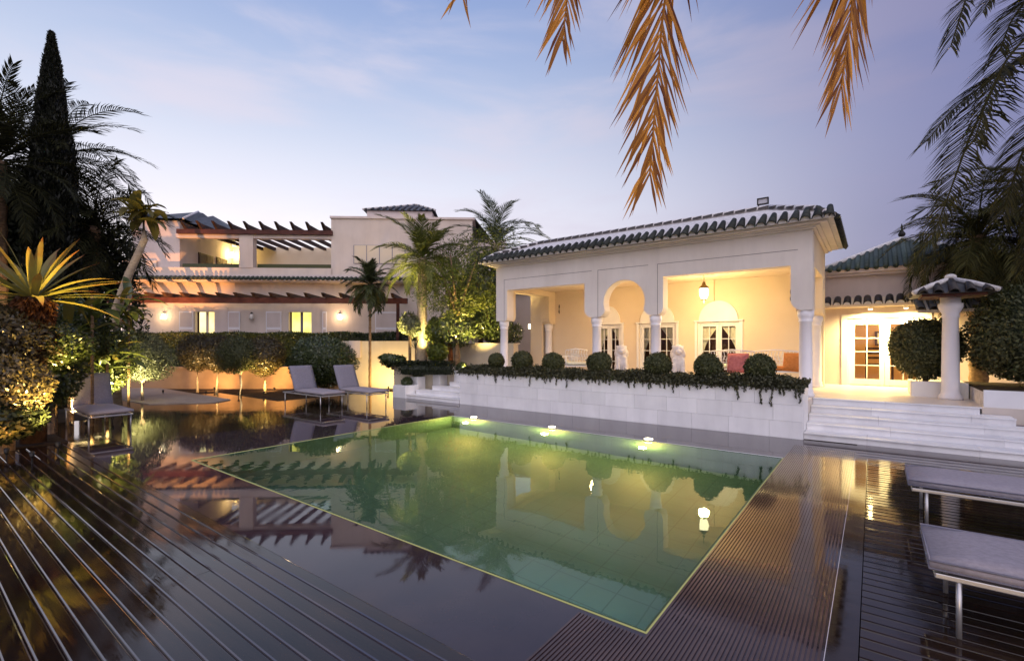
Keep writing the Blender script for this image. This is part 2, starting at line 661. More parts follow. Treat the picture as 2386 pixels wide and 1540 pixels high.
# wet stone surround of the overflowing pool
ringsheet('pool_surround', (-9.4, -.2, 1.8, 9.25), (PX0 - .03, PX1 + .03, PY0 - .03, PY1 + .03), 0, M['wetstone'])
mb = MB()
for r in ((-13.2, -9.4, 1.8, 9.25),):
    mb.quad((r[0], r[2], -.002), (r[1], r[2], -.002), (r[1], r[3], -.002), (r[0], r[3], -.002))
for r in ((-20.5, -13.2, 3.2, 5.0), (-17, -13.2, 5.0, 6.6), (-14.6, -11.5, 9.25, 10.2)):
    mb.quad((r[0], r[2], -.002), (r[1], r[2], -.002), (r[1], r[3], -.002), (r[0], r[3], -.002))
struct(mb.build('wet_pavement', M['wetpave']))
mb = MB()
mb.quad((-.2, 8.3, -.001), (6.5, 8.3, -.001), (6.5, 9.4, -.001), (-.2, 9.4, -.001))
struct(mb.build('pavement', M['wetstone']))
mb = MB()
mb.prism_xy([(-20.6, 5.95), (-21.8, 5.3), (-18.4, 4.0), (-15.2, 4.2), (-14.2, 5.4), (-14.6, 5.95)], .0, .02)
struct(mb.build('path', M['path']))

mb = MB()
mb.box(-13.2, -10.32, -3, 1.78, -.1, .03)
struct(mb.build('planting_bed_ground', M['soil']))
# pool basin and water
mb = MB()
x0, x1, y0, y1, zb = PX0, PX1, PY0, PY1, -1.35
mb.quad((x0, y0, zb), (x1, y0, zb), (x1, y1, zb), (x0, y1, zb))
mb.quad((x0, y0, 0), (x1, y0, 0), (x1, y0, zb), (x0, y0, zb))
mb.quad((x1, y1, 0), (x0, y1, 0), (x0, y1, zb), (x1, y1, zb))
mb.quad((x0, y1, 0), (x0, y0, 0), (x0, y0, zb), (x0, y1, zb))
mb.quad((x1, y0, 0), (x1, y1, 0), (x1, y1, zb), (x1, y0, zb))
pool = struct(mb.build('pool_basin', M['tilepool']))
mb = MB()
mb.quad((x0, y0, -.004), (x1, y0, -.004), (x1, y1, -.004), (x0, y1, -.004))
struct(mb.build('water', M['water']))
# overflow edge with an emissive yellow strip on three sides
edge = thing('pool_edge_line', ((x0 + x1) / 2, y0, 0), 'thin yellow glowing line along the edge of the green pool', 'light strip')
e = .013
for a in ((x0 - .03, x1 + .03, y0 - .03, y0 - .03 + e), (x1 + .03 - e * 1.2, x1 + .03, y0 - .03, y1 + .03), (x0 - .03, x0 - .03 + e, y0 - .03, y1 + .03)):
    MB().box(a[0], a[1], a[2], a[3], -.03, .003).build('glow_line', M['edgeglow'], edge)
MB().box(x0 - .03, x1 + .03, y1 + .03 - .012, y1 + .03, -.03, .002).build('stone_lip', M['marble'], edge)
# lamps on the far pool edge
for i, x in enumerate((-6.85, -4.86, -2.97)):
    s = thing('pool_lamp', (x, PY1 + .06, 0), ('round pool lamp nearest the left steps, at the far pool edge', 'middle one of three round lamps along the far pool edge', 'round pool lamp nearest the right steps, at the far pool edge')[i], 'lamp', 'lamps along the far pool edge')
    MB().lathe([(.085, 0), (.085, .012), (.07, .02)], (x, PY1 + .06, 0)).build('lamp_ring', M['alu'], s, True)
    MB().lathe([(.07, .021), (.06, .028), (.02, .032)], (x, PY1 + .06, 0)).build('lamp_lens', M['poolspot'], s, True)
    lamp('POINT', (x, PY1 - .20, -.35), (130, 95, 66)[i], (1, .62, .13), s, .06)
ul = thing('underwater_fill', (-2.0, PY0 + .03, -.6), 'added unseen fill lamp under water by the front pool corner', 'lamp')  # unseen lamp added to tint the near pool corner teal
MB().lathe([(.09, 0), (.09, .02), (.07, .03)], (-2.0, PY0 + .03, -.62)).build('lamp_ring', M['alu'], ul, True)
MB().lathe([(.06, .03), (.04, .04)], (-2.0, PY0 + .03, -.62)).build('lamp_lens', M['poolspot'], ul, True)
lamp('POINT', (-2.0, PY0 + .07, -.40), 22, (.45, .95, 1), ul, .02)

# drainage grating
grate = thing('drain_grating', (-.6, 4, 0), 'ribbed drainage grating between the green pool and the right timber deck', 'grating')
rib = MB().box(-.0065, .0065, 0, 1, -.02, .006).mesh('rib', M['grate'])
x = -.985
while x < -.22:
    o = put('rib', rib, grate, loc=(x, 1.82, 0))
    o.scale = (1, 6.9, 1)
    x += .0225
x = -1.39
while x < -1.0:
    o = put('rib', rib, grate, loc=(x, 1.82, 0))
    o.scale = (1, .68, 1)
    x += .0225

# ------------------------------------------------------------------ timber decks
random.seed(4)


def plank_mesh(L, wet=True):
    w, h, b = .0506, .028, .011
    sec = [(-w, -h), (w, -h), (w, -b), (w - b * .35, -b * .35), (w - b, 0), (-w + b, 0), (-w + b * .35, -b * .35), (-w, -b)]
    n = len(sec)
    q = MB()
    q.add([(0, a, c) for a, c in sec] + [(L, a, c) for a, c in sec],
          [tuple(range(n - 1, -1, -1)), tuple(range(n, 2 * n))] + [(i, (i + 1) % n, (i + 1) % n + n, i + n) for i in range(n)])
    me = q.mesh('plank', M['deck'])
    me.materials.append(M['deck_edge'])
    for pl_ in me.polygons:
        if wet and .15 < pl_.normal.z < .98:
            pl_.material_index = 1
    return me


dk = thing('timber_deck', (-6, .8, 0), 'dark wet timber deck in the left foreground with long planks', 'deck')
struct_under = MB().box(-10.3, 3.2, -1.1, 1.79, -.12, -.05).build('joist_bed', M['soil'], dk)
PL = {L: plank_mesh(L) for L in (4.2, 5.4, 6.6)}
y = 1.745
k = 0
while y > -1.0:
    x = -10.3
    seq = ((5.4, 6.6), (6.6, 5.4), (4.2, 6.6))[k % 3]
    for L in seq:
        put('plank', PL[L], dk, loc=(x + .002, y, .012 + random.uniform(-.0012, .0012)), rot=(random.uniform(-.006, .006), 0, 0))
        x += L + .004
    y -= .1035
    k += 1
dk2 = thing('timber_deck', (3, 5, 0), 'dark wet timber deck on the right under the flat loungers', 'deck')
MB().box(-.2, 6.5, 1.85, 8.3, -.12, -.05).build('joist_bed', M['soil'], dk2)
MB().box(-.195, -.06, 1.85, 8.28, -.03, .014).build('border_plank', M['deck'], dk2)
PLR = plank_mesh(6.6, False)
y = 1.9
k = 0
while y < 8.25:
    put('plank', PLR, dk2, loc=(-.055, y, .012 + random.uniform(-.0012, .0012)), rot=(random.uniform(-.008, .008), 0, 0))
    y += .1035

# ------------------------------------------------------------------ terrace, planter wall, steps
TZ = .56
mb = MB()
mb.prism_xy([(-8.84, 10.05), (-.93, 10.05), (-.93, 10.90), (1.42, 10.90), (4.5, 10.90), (4.5, 14.82), (-.9, 14.82), (-.9, 15.4), (-12, 15.4), (-12, 10.7), (-8.84, 10.7)], 0, TZ)
struct(mb.build('terrace', M['terrace']))

pw = thing('planter_wall', (-4.9, 9.3, 0), 'long white marble planter wall between pool and arcade', 'planter')
MB().box(-8.80, -.95, 9.33, 10.05, -.01, .80).build('core', M['shadow_joint'], pw)
MB().box(-8.78, -.97, 9.40, 10.0, .80, .845).build('earth', M['soil'], pw)
rng = random.Random(2)
for r in range(3):
    x = -8.82
    first = True
    while x < -.95:
        wd = rng.choice((.58, .62, .66)) if not first else (.4, .62, .25)[r]
        first = False
        x2 = min(x + wd, -.93)
        if -.93 - x2 < .2:
            x2 = -.93
        dy = rng.uniform(-.002, .002)
        MB().box(x + .0015, x2 - .0015, 9.30 + dy, 9.329, r * .28 + (.0015 if r else -.01), (r + 1) * .28 - .0015).build('slab', M['marble'], pw)
        x = x2
for a in ((-.95, -.93), (-8.82, -8.80)):
    MB().box(a[0], a[1], 9.33, 10.05, -.01, .84).build('end_slab', M['marble'], pw)

RISE, TREAD = .112, .375
st = thing('stone_steps', (.8, 10, 0), 'five wide white stone steps up to the lit terrace door', 'steps')
ends = [4.6, 3.6, 2.55, 1.75, 1.42]
for k in range(5):
    yk = 9.36 + k * TREAD
    xe = ends[k]
    z1 = (k + 1) * RISE
    if k < 4:
        MB().box(-.925, xe - .02, yk + .021, 10.86, z1 - RISE - .01, z1 - .0225).build('core', M['shadow_joint'], st)  # core coloured dark to paint shadow into gaps under the nosings
    x = -.925
    first = True
    while x < xe - .03:
        wd = (.85, 1.15, 1.0, .9, 1.1)[k] if first else 1.28
        first = False
        x2 = min(x + wd, xe - .02)
        if xe - .02 - x2 < .25:
            x2 = xe - .02
        MB().box(x + .001, x2 - .001, yk, yk + .02, z1 - RISE, z1 - .026).build('riser', M['marble'], st)
        MB().box(x + .0015, x2 + (.02 if x2 >= xe - .021 else -.0015), yk - .032, min(yk + TREAD + .02, 10.897), z1 - .021, z1).build('tread', M['marble'], st, bevel=.003)
        x = x2
    MB().box(xe - .02, xe, yk, min(10.86, yk + 2), z1 - RISE, z1 - .022).build('riser', M['marble'], st)

st = thing('stone_steps', (-10, 10, 0), 'white stone steps at the far left end of the planter wall', 'steps')
lefts = [-11.2, -10.9, -10.55, -10.15, -9.85]
for k in range(5):
    yk = 9.28 + k * .33
    z1 = (k + 1) * RISE
    MB().box(lefts[k] + .02, -8.83, yk + .02, 10.68, z1 - RISE - .01, z1 - .0225).build('core', M['shadow_joint'], st)  # dark core paints shadow into the step gaps
    MB().box(lefts[k], -8.83, yk, yk + .02, z1 - RISE, z1 - .022).build('riser', M['marble'], st)
    MB().box(lefts[k] - .01, -8.83, yk - .02, min(yk + .35, 10.695), z1 - .021, z1).build('tread', M['marble'], st, bevel=.003)
o = MB().box(-11.52, -10.95, 9.24, 9.75, -.01, .36).build('stone_block', M['marble'], None, bevel=.006)
tag(o, 'low white stone block at the left foot of the far steps', 'stone block')
for i, (x, y, z) in enumerate(((-11.2, 9.95, .25), (-10.75, 10.45, .36), (-10.1, 10.72, .44))):
    o = MB().box(x - .16, x + .16, y - .16, y + .16, 0, z + .34).build('white_plinth', M['marble'], None, bevel=.006)
    tag(o, ('small white plinth lowest beside the far left steps', 'small white plinth halfway up beside the far left steps', 'small white plinth highest beside the far left steps')[i], 'plinth', 'plinths beside the far steps')

# right hand planter wall
pr = thing('planter_wall', (3, 11, 0), 'white planter wall at the right edge below the dark hedge', 'planter')
x = 1.45
while x < 5.2:
    MB().box(x + .0015, x + .75, 10.93, 10.96, 0, .84).build('slab', M['marble'], pr)
    x += .7515
MB().box(1.46, 5.2, 10.96, 13.5, 0, .80).build('core', M['mortar'], pr)
MB().box(1.47, 5.2, 11.0, 13.4, .80, .83).build('earth', M['soil'], pr)
pr = thing('planter_box', (1.1, 12.6, TZ), 'low white planter box behind the tiled column', 'planter')
MB().box(.62, 1.44, 12.35, 12.40, TZ, TZ + .30).build('front_slab', M['white'], pr)
MB().box(.60, 1.445, 12.40, 13.4, TZ, TZ + .28).build('core', M['white'], pr)


# ------------------------------------------------------------------ tile helper
def tile_mesh(name, L, r0, r1, m, seg=6, th=.014):
    q = MB()
    vs_ = []
    for yy, r in ((0, r0), (L, r1)):
        for rr in (r, r - th):
            for k in range(seg + 1):
                a = math.pi * k / seg
                vs_.append((rr * math.cos(a), yy, rr * math.sin(a)))
    n = seg + 1
    fs = []
    for k in range(seg):
        fs.append((k, k + 1, 2 * n + k + 1, 2 * n + k)[::-1])
        fs.append((n + k, n + k + 1, 3 * n + k + 1, 3 * n + k))
        fs.append((k, k + 1, n + k + 1, n + k))
    q.add(vs_, fs)
    return q.mesh(name, m, True)


def plug_mesh(name, r, m, seg=6):
    q = MB()
    q.add([(r * math.cos(math.pi * k / seg), 0, r * math.sin(math.pi * k / seg)) for k in range(seg + 1)] + [(r * math.cos(math.pi * k / seg), .05, r * math.sin(math.pi * k / seg)) for k in range(seg + 1)],
          [tuple(range(seg, -1, -1))])
    return q.mesh(name, m)


# ------------------------------------------------------------------ arcade pavilion
pv = thing('arcade_pavilion', (-4.9, 10.85, 0), 'white arcaded pavilion with green tiled roof and lantern lit loggia', 'pavilion')


def arc(cx_, cz, r, a0, a1, n):
    return [(cx_ + r * math.cos(R(a0 + (a1 - a0) * i / n)), cz + r * math.sin(R(a0 + (a1 - a0) * i / n))) for i in range(n + 1)]


pts = [(-8.82, 3.82), (-8.82, 2.26), (-8.48, 2.26), (-8.44, 2.29), (-8.42, 2.36), (-8.42, 3.15), (-5.90, 3.15), (-5.90, 2.43)]
pts += [(-5.885, 2.385), (-5.84, 2.33), (-5.78, 2.285), (-5.72, 2.27), (-5.50, 2.27), (-5.44, 2.285), (-5.385, 2.33), (-5.345, 2.39)]
pts += arc(-4.83, 2.62, .535, 200, -20, 22)
pts += [(-4.315, 2.39), (-4.275, 2.33), (-4.22, 2.285), (-4.16, 2.27), (-4.0, 2.27), (-3.95, 2.285), (-3.90, 2.33), (-3.875, 2.38), (-3.86, 2.43)]
pts += [(-3.86, 3.15), (-1.30, 3.15), (-1.30, 2.43), (-1.285, 2.385), (-1.25, 2.33), (-1.20, 2.285), (-1.14, 2.26), (-.93, 2.26), (-.93, 3.82)]
MB().prism_xz(pts, 10.85, 11.17).build('arcade_wall', M['stucco'], pv)
# proud dark strips, painting the shade of grooves round the arches
GV = M['shadow_joint']


def shadow_joint(x0, z0, x1, z1):
    MB().box(min(x0, x1) - .005, max(x0, x1) + .005, 10.8475, 10.852, min(z0, z1) - .005, max(z0, z1) + .005).build('shadow_joint', GV, pv)


shadow_joint(-8.52, 3.45, -5.70, 3.45)
shadow_joint(-8.52, 2.27, -8.52, 3.44)
shadow_joint(-5.52, 3.45, -4.22, 3.45)
shadow_joint(-5.52, 2.28, -5.52, 3.44)
shadow_joint(-3.99, 3.45, -1.18, 3.45)
shadow_joint(-3.99, 2.28, -3.99, 3.44)
# right end wall with its opening, left end beam
ep = [(10.85 + .33, 3.82), (11.18, 2.26), (11.3, 2.26), (11.36, 2.33), (11.38, 2.43), (11.38, 3.15), (13.2, 3.15), (13.2, 2.43), (13.25, 2.33), (13.35, 2.26), (13.85, 2.26), (13.85, 3.82)]
for xa, xb in ((-1.25, -.93), (-8.82, -8.50)):
    q = MB()
    n = len(ep)
    q.add([(xb, a, c) for a, c in ep] + [(xa, a, c) for a, c in ep], [tuple(range(n)), tuple(range(2 * n - 1, n - 1, -1))] + [(i + n, (i + 1) % n + n, (i + 1) % n, i) for i in range(n)])
    q.build('end_wall', M['stucco_in'], pv)
colp = [(.155, 0), (.155, .05), (.13, .09), (.135, .13), (.117, .15), (.117, .9), (.110, 1.46), (.125, 1.475), (.125, 1.50), (.116, 1.51), (.13, 1.56), (.145, 1.60), (.145, 1.70)]
colm = MB().lathe(colp, n=24).mesh('column', M['column'], True)
for x in (-8.645, -5.63, -4.09, -1.06):
    o = put('column', colm, pv, loc=(x, 11.01, TZ))
o = put('column', colm, pv, loc=(-1.09, 13.45, TZ))
o = put('column', colm, pv, loc=(-8.66, 13.45, TZ))
MB().box(-1.25, -.94, 13.60, 13.85, TZ, 2.26).build('corner_pier', M['stucco_in'], pv)
# back wall with three arched doors
d = [(-6.98, -6.12), (-5.56, -4.46), (-3.87, -2.79)]
bp_ = [(-9.3, 3.87), (-9.3, TZ)]
for a, b_ in d:
    bp_ += [(a, TZ), (a, 2.20), (b_, 2.20), (b_, TZ)]
bp_ += [(-1.255, TZ), (-1.255, 3.87)]
MB().prism_xz(bp_, 13.60, 13.85).build('back_wall', M['stucco_in'], pv)
MB().box(-9.3, -8.83, 13.3, 13.595, TZ, 3.87).build('back_pier', M['stucco_in'], pv)
MB().box(-9.0, -.95, 11.17, 13.60, 3.32, 3.40).build('ceiling', M['stucco_in'], pv)
MB().box(-3.62, -3.42, 13.50, 13.598, 2.75, 3.32).build('pilaster', M['stucco_in'], pv)


def glazed_door(parent, x0, x1, yf, z0, z1, rows, cols, mat, leaf_w=.07, curtain=True):
    """double door: two leaves of small panes in a white frame"""
    fr = MB()
    fr.box(x0, x0 + .05, yf, yf + .1, z0, z1)
    fr.box(x1 - .05, x1, yf, yf + .1, z0, z1)
    fr.box(x0 + .05, x1 - .05, yf, yf + .1, z1 - .05, z1)
    door = fr.build('door_frame', mat, parent)
    mid = (x0 + x1) / 2
    for a, c in ((x0 + .052, mid - .003), (mid + .003, x1 - .052)):
        lf = MB()
        b0, b1 = a + leaf_w, c - leaf_w
        zb_, zt = z0 + .16, z1 - .05 - leaf_w
        lf.box(a, b0, yf + .03, yf + .07, z0 + .01, z1 - .053)
        lf.box(b1, c, yf + .03, yf + .07, z0 + .01, z1 - .053)
        lf.box(b0, b1, yf + .03, yf + .07, z0 + .01, zb_)
        lf.box(b0, b1, yf + .03, yf + .07, zt, z1 - .053)
        for i in range(1, rows):
            zz = zb_ + (zt - zb_) * i / rows
            lf.box(b0, b1, yf + .032, yf + .068, zz - .009, zz + .009)
        for i in range(1, cols):
            xx = b0 + (b1 - b0) * i / cols
            for r in range(rows):
                lf.box(xx - .009, xx + .009, yf + .034, yf + .066, zb_ + (zt - zb_) * r / rows + .009, zb_ + (zt - zb_) * (r + 1) / rows - .009)
        leaf = lf.build('door_leaf', mat, parent)
        for r in range(rows):
            for i in range(cols):
                xa, xb_ = b0 + (b1 - b0) * i / cols + .004, b0 + (b1 - b0) * (i + 1) / cols - .004
                za, zc = zb_ + (zt - zb_) * r / rows + .004, zb_ + (zt - zb_) * (r + 1) / rows - .004
                MB().quad((xa, yf + .05, za), (xb_, yf + .05, za), (xb_, yf + .05, zc), (xa, yf + .05, zc)).build('pane', M['pane'], leaf)
    return door


for i, (a, b_) in enumerate(d):
    glazed_door(pv, a, b_, 13.64, TZ, 2.195, 4, 2, M['white'])
    mid, wd = (a + b_) / 2, (b_ - a) / 2
    # blind lunette with a thin hood over each door
    lp = [(mid + wd * .92 * math.cos(R(q)), 2.245 + .52 * math.sin(R(q))) for q in range(0, 181, 9)]
    MB().prism_xz(lp, 13.565, 13.598).build('lunette', M['white'], pv)
    MB().box(a - .08, b_ + .08, 13.53, 13.599, 2.2, 2.243).build('door_hood', M['white'], pv)
    MB().box(a - .07, a - .003, 13.575, 13.598, TZ, 2.2).build('door_jamb', M['white'], pv)
    MB().box(b_ + .003, b_ + .07, 13.575, 13.598, TZ, 2.2).build('door_jamb', M['white'], pv)
    # tied curtains
    for s in (-1, 1):
        q = MB()
        xo = mid + s * wd * .92
        rows_ = []
        for j in range(9):
            f_ = j / 8
            z = 2.15 - f_ * 1.0
            wdt = wd * (.85 * (1 - f_) ** 1.6 + .12)
            row = []
            for kx in range(9):
                g_ = kx / 8
                row.append((xo - s * wdt * g_, 13.80 + .025 * math.sin(g_ * 22 + i), z + .16 * g_ * f_))
            rows_.append(row)
        vs_ = [p for rr in rows_ for p in rr]
        q.add(vs_, [(r * 9 + k, r * 9 + k + 1, (r + 1) * 9 + k + 1, (r + 1) * 9 + k) for r in range(8) for k in range(8)])
        q.build('curtain', M['curtain'], pv, True)
# rooms behind the doors
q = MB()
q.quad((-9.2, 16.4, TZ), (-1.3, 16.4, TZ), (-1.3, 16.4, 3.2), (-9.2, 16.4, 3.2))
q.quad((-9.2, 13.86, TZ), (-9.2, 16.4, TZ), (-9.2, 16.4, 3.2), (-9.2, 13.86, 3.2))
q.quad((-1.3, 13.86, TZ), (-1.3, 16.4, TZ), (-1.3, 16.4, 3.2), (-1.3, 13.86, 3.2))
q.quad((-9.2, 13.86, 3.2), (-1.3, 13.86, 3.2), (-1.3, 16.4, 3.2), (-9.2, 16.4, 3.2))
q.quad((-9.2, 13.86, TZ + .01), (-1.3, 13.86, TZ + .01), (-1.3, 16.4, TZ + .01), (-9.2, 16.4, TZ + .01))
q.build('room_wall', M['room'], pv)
lamp('POINT', (-4.2, 15.2, 2.7), 16, (1, .72, .4), pv, .15)
# cornice
for z0, z1, pr_ in ((3.82, 3.855, .06), (3.855, 3.885, .13), (3.885, 3.925, .26)):
    MB().box(-8.82 - pr_, -.93 + pr_, 10.85 - pr_, 14.0, z0 + .001, z1).build('cornice', M['stucco'], pv)
# roof
EZ, RZ, EY, RY = 3.93, 4.56, 10.5, 11.75
EX0, EX1, RX0, RX1 = -9.17, -.58, -7.95, -1.82
q = MB()
A, Bq, Cq, Dq = (EX0, EY, EZ), (EX1, EY, EZ), (RX1, RY, RZ), (RX0, RY, RZ)
E1, E0 = (EX1, 14.2, EZ), (EX0, 14.2, EZ)
F1, F0 = (RX1, 12.95, RZ), (RX0, 12.95, RZ)
rings = [[A, Bq, E1, E0]]
KI, KZ = .30, 4.17
rings.append([(EX0 + KI, EY + KI, KZ), (EX1 - KI, EY + KI, KZ), (EX1 - KI, 14.2 - KI, KZ), (EX0 + KI, 14.2 - KI, KZ)])
rings.append([Dq, Cq, F1, F0])
q.add([p for r in rings for p in r], [(k * 4 + i, k * 4 + (i + 1) % 4, (k + 1) * 4 + (i + 1) % 4, (k + 1) * 4 + i) for k in (0, 1) for i in range(4)] + [(8, 9, 10, 11), (3, 2, 1, 0)])
roof = q.build('roof', M['mortar'], pv)
slope = math.atan2(KZ - EZ, KI)
tm = tile_mesh('tile', .44, .092, .050, M['tile'])
tpl = plug_mesh('tile_end', .082, M['mortar'])
sp = .19
n_t = int((EX1 - EX0) / sp)
for i in range(n_t + 1):
    x = EX0 + .06 + i * (EX1 - EX0 - .12) / n_t
    put('tile', tm, roof, loc=(x, EY - .05, EZ - .012), rot=(slope + random.uniform(-.03, .03), random.uniform(-.04, .04), random.uniform(-.03, .03)))
    put('tile_end', tpl, roof, loc=(x, EY - .03, EZ - .012), rot=(slope * .5, 0, 0))
n_t = int((14.2 - EY) / sp)
for i in range(1, n_t + 1):
    yy = EY + i * (14.2 - EY) / n_t
    put('tile', tm, roof, loc=(EX1 + .05, yy, EZ - .012), rot=Matrix.Rotation(R(90), 3, 'Z').to_euler() if 0 else Euler((slope, 0, R(90)), 'XYZ'))
ch = tile_mesh('channel', .30, .070, .070, M['mortar'])
rm = tile_mesh('ridge_tile', .205, .085, .072, M['tiledark'])


def ridge_run(p0, p1, par, mesh, step):
    p0, p1 = Vector(p0), Vector(p1)
    L_ = (p1 - p0).length
    n_ = max(1, int(L_ / step))
    dr = (p1 - p0).normalized()
    rz = math.atan2(dr.y, dr.x) - R(90)
    rx = math.asin(dr.z)
    for i_ in range(n_):
        p = p0 + dr * (i_ * L_ / n_)
        put('ridge_tile', mesh, par, loc=p + Vector((0, 0, .005)), rot=Euler((rx, 0, rz), 'XYZ'))


ridge_run((RX1, RY, RZ), (RX0, RY, RZ), roof, rm, .235)
ridge_run(Bq, rings[1][1], roof, rm, .235)
ridge_run(rings[1][1], Cq, roof, rm, .235)
ridge_run(A, rings[1][0], roof, rm, .235)
ridge_run(rings[1][0], Dq, roof, rm, .235)
MB().tube([(RX1, RY, RZ + .035), (RX0, RY, RZ + .035)], .058, 8).build('ridge_mortar', M['mortar'], roof, True)
MB().tube([(Bq[0], Bq[1], Bq[2] + .03), (rings[1][1][0], rings[1][1][1], KZ + .035), (Cq[0], Cq[1], Cq[2] + .035)], .058, 8).build('ridge_mortar', M['mortar'], roof, True)
MB().tube([(A[0], A[1], A[2] + .03), (rings[1][0][0], rings[1][0][1], KZ + .035), (Dq[0], Dq[1], Dq[2] + .035)], .058, 8).build('ridge_mortar', M['mortar'], roof, True)

# floodlight on the ridge
fl = thing('floodlight', (-1.95, 11.8, 4.6), 'small rectangular floodlight frame on the pavilion roof ridge', 'floodlight')
q = MB()
for a in ((-2.07, -1.84, 4.83, 4.85), (-2.07, -1.84, 4.70, 4.72), (-2.07, -2.05, 4.72, 4.83), (-1.86, -1.84, 4.72, 4.83)):
    q.box(a[0], a[1], 11.80, 11.87, a[2], a[3])
q.build('housing', M['iron'], fl)
MB().box(-2.05, -1.86, 11.83, 11.84, 4.72, 4.83).build('glass', surf('floodglass', (.5, .5, .55), (.55, .55, .6), 5, .2), fl)
MB().box(-2.05, -2.03, 11.82, 11.85, 4.57, 4.70).build('bracket', M['iron'], fl)

# pendant lantern in the loggia
LX, LY = -3.32, 12.2
ln = thing('pendant_lantern', (LX, LY, 3.32), 'lit glass lantern hanging on a chain in the right arcade bay', 'lantern')
MB().tube([(LX, LY, 3.32), (LX, LY, 3.12)], .008, 6).build('chain', M['brass'], ln)
MB().lathe([(.01, 3.14), (.035, 3.11), (.05, 3.05), (.115, 2.99), (.118, 2.975), (.1, 2.965)], (LX, LY, 0), 12).build('lantern_cap', M['brass'], ln, True)
MB().lathe([(.095, 2.965), (.112, 2.90), (.105, 2.80), (.07, 2.72), (.05, 2.70)], (LX, LY, 0), 12).build('lantern_glass', M['lampglass'], ln, True)
MB().lathe([(.055, 2.70), (.06, 2.685), (.03, 2.66), (.012, 2.62), (.004, 2.60)], (LX, LY, 0), 12).build('lantern_finial', M['brass'], ln, True)
lamp('POINT', (LX, LY - .0, 2.55), 88, (1, .70, .31), ln, .12)
# second lantern further left, seen in the water
LX2 = -6.33
ln = thing('pendant_lantern', (LX2, LY, 3.32), 'lit glass lantern hidden behind the second arcade pier', 'lantern')
MB().tube([(LX2, LY, 3.32), (LX2, LY, 3.02)], .008, 6).build('chain', M['brass'], ln)
MB().lathe([(.01, 3.04), (.035, 3.01), (.05, 2.95), (.115, 2.89), (.118, 2.875), (.1, 2.865)], (LX2, LY, 0), 12).build('lantern_cap', M['brass'], ln, True)
MB().lathe([(.095, 2.865), (.112, 2.80), (.105, 2.70), (.07, 2.62), (.05, 2.60)], (LX2, LY, 0), 12).build('lantern_glass', M['lampglass'], ln, True)
MB().lathe([(.055, 2.60), (.06, 2.585), (.03, 2.56), (.012, 2.52), (.004, 2.50)], (LX2, LY, 0), 12).build('lantern_finial', M['brass'], ln, True)
lamp('POINT', (LX2, LY, 2.45), 22, (1, .62, .28), ln, .12)
# dark wall brackets
for i, (x, z) in enumerate(((-8.32, 2.75), (-1.62, 2.8))):
    s = thing('wall_sconce', (x, 13.58, z), ('thin dark sconce on the left part of the loggia back wall', 'thin dark sconce on the loggia back wall beside the right pier')[i], 'sconce', 'loggia sconces')
    MB().tube([(x, 13.57, z - .15), (x, 13.55, z - .08), (x, 13.56, z + .08), (x, 13.57, z + .15)], [.008, .02, .02, .01], 8).build('sconce_body', M['iron'], s, True)
# glowing box and light at the left pier, standing for a lit door edge
s = thing('glow_box', (-9.45, 13.4, 2.1), 'small glowing box for a lit door edge beside the left rear pier of the arcade', 'lamp')
MB().box(-9.5, -9.4, 13.45, 13.56, 2.12, 2.28).build('box_body', M['lampglass'], s)
lamp('POINT', (-9.55, 13.35, 2.15), 9, (1, .72, .33), s, .08)

# wall block to the left behind the pavilion
lw_ = thing('side_building', (-12.5, 15.5, 0), 'plain plastered wing behind the left end of the arcade', 'building')
MB().box(-16.5, -9.32, 15.5, 18.5, 0, 3.6).build('wall', M['house2'], lw_)
MB().box(-16.6, -9.25, 15.42, 18.6, 3.6, 3.72).build('coping', M['house2'], lw_)
rw = thing('retaining_wall', (-10, 12.2, 0), 'low plastered retaining wall behind the left arcade column', 'garden wall')
MB().box(-13.4, -9.05, 12.0, 12.25, 0, 1.58).build('wall', M['gardenwall'], rw)
MB().box(-13.45, -9.0, 11.97, 12.28, 1.58, 1.62).build('coping', M['gardenwall'], rw)

# ------------------------------------------------------------------ annex with the bright french door
an = thing('annex', (1.5, 14.8, TZ), 'low annex with brightly lit french door and green hipped roof', 'annex')
ax0, ax1 = -.52, .98
MB().prism_xz([(-1.02, 3.30), (-1.02, TZ), (ax0, TZ), (ax0, 2.24), (ax1, 2.24), (ax1, TZ), (6.5, TZ), (6.5, 3.30)], 14.8, 15.0).build('wall', M['house2'], an)
glazed_door(an, ax0, ax1, 14.84, TZ, 2.235, 4, 2, M['white'], .10)
MB().box(ax0 - .12, ax1 + .12, 14.775, 14.798, 2.24, 2.34).build('door_lintel', M['white'], an)
MB().box(ax0 - .12, ax0 - .002, 14.775, 14.798, TZ, 2.24).build('door_jamb', M['white'], an)
MB().box(ax1 + .002, ax1 + .12, 14.775, 14.798, TZ, 2.24).build('door_jamb', M['white'], an)
q = MB()
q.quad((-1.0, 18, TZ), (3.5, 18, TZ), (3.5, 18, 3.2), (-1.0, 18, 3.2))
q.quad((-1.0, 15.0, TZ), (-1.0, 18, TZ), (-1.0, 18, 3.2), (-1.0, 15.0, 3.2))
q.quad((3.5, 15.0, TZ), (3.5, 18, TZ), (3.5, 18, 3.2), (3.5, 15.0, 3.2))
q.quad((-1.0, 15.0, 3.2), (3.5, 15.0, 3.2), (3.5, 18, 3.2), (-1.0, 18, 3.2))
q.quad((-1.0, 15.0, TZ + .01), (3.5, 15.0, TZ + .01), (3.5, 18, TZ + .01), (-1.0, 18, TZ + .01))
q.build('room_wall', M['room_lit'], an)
lamp('POINT', (1.2, 16.3, 2.9), 90, (1, .72, .36), an, .2)
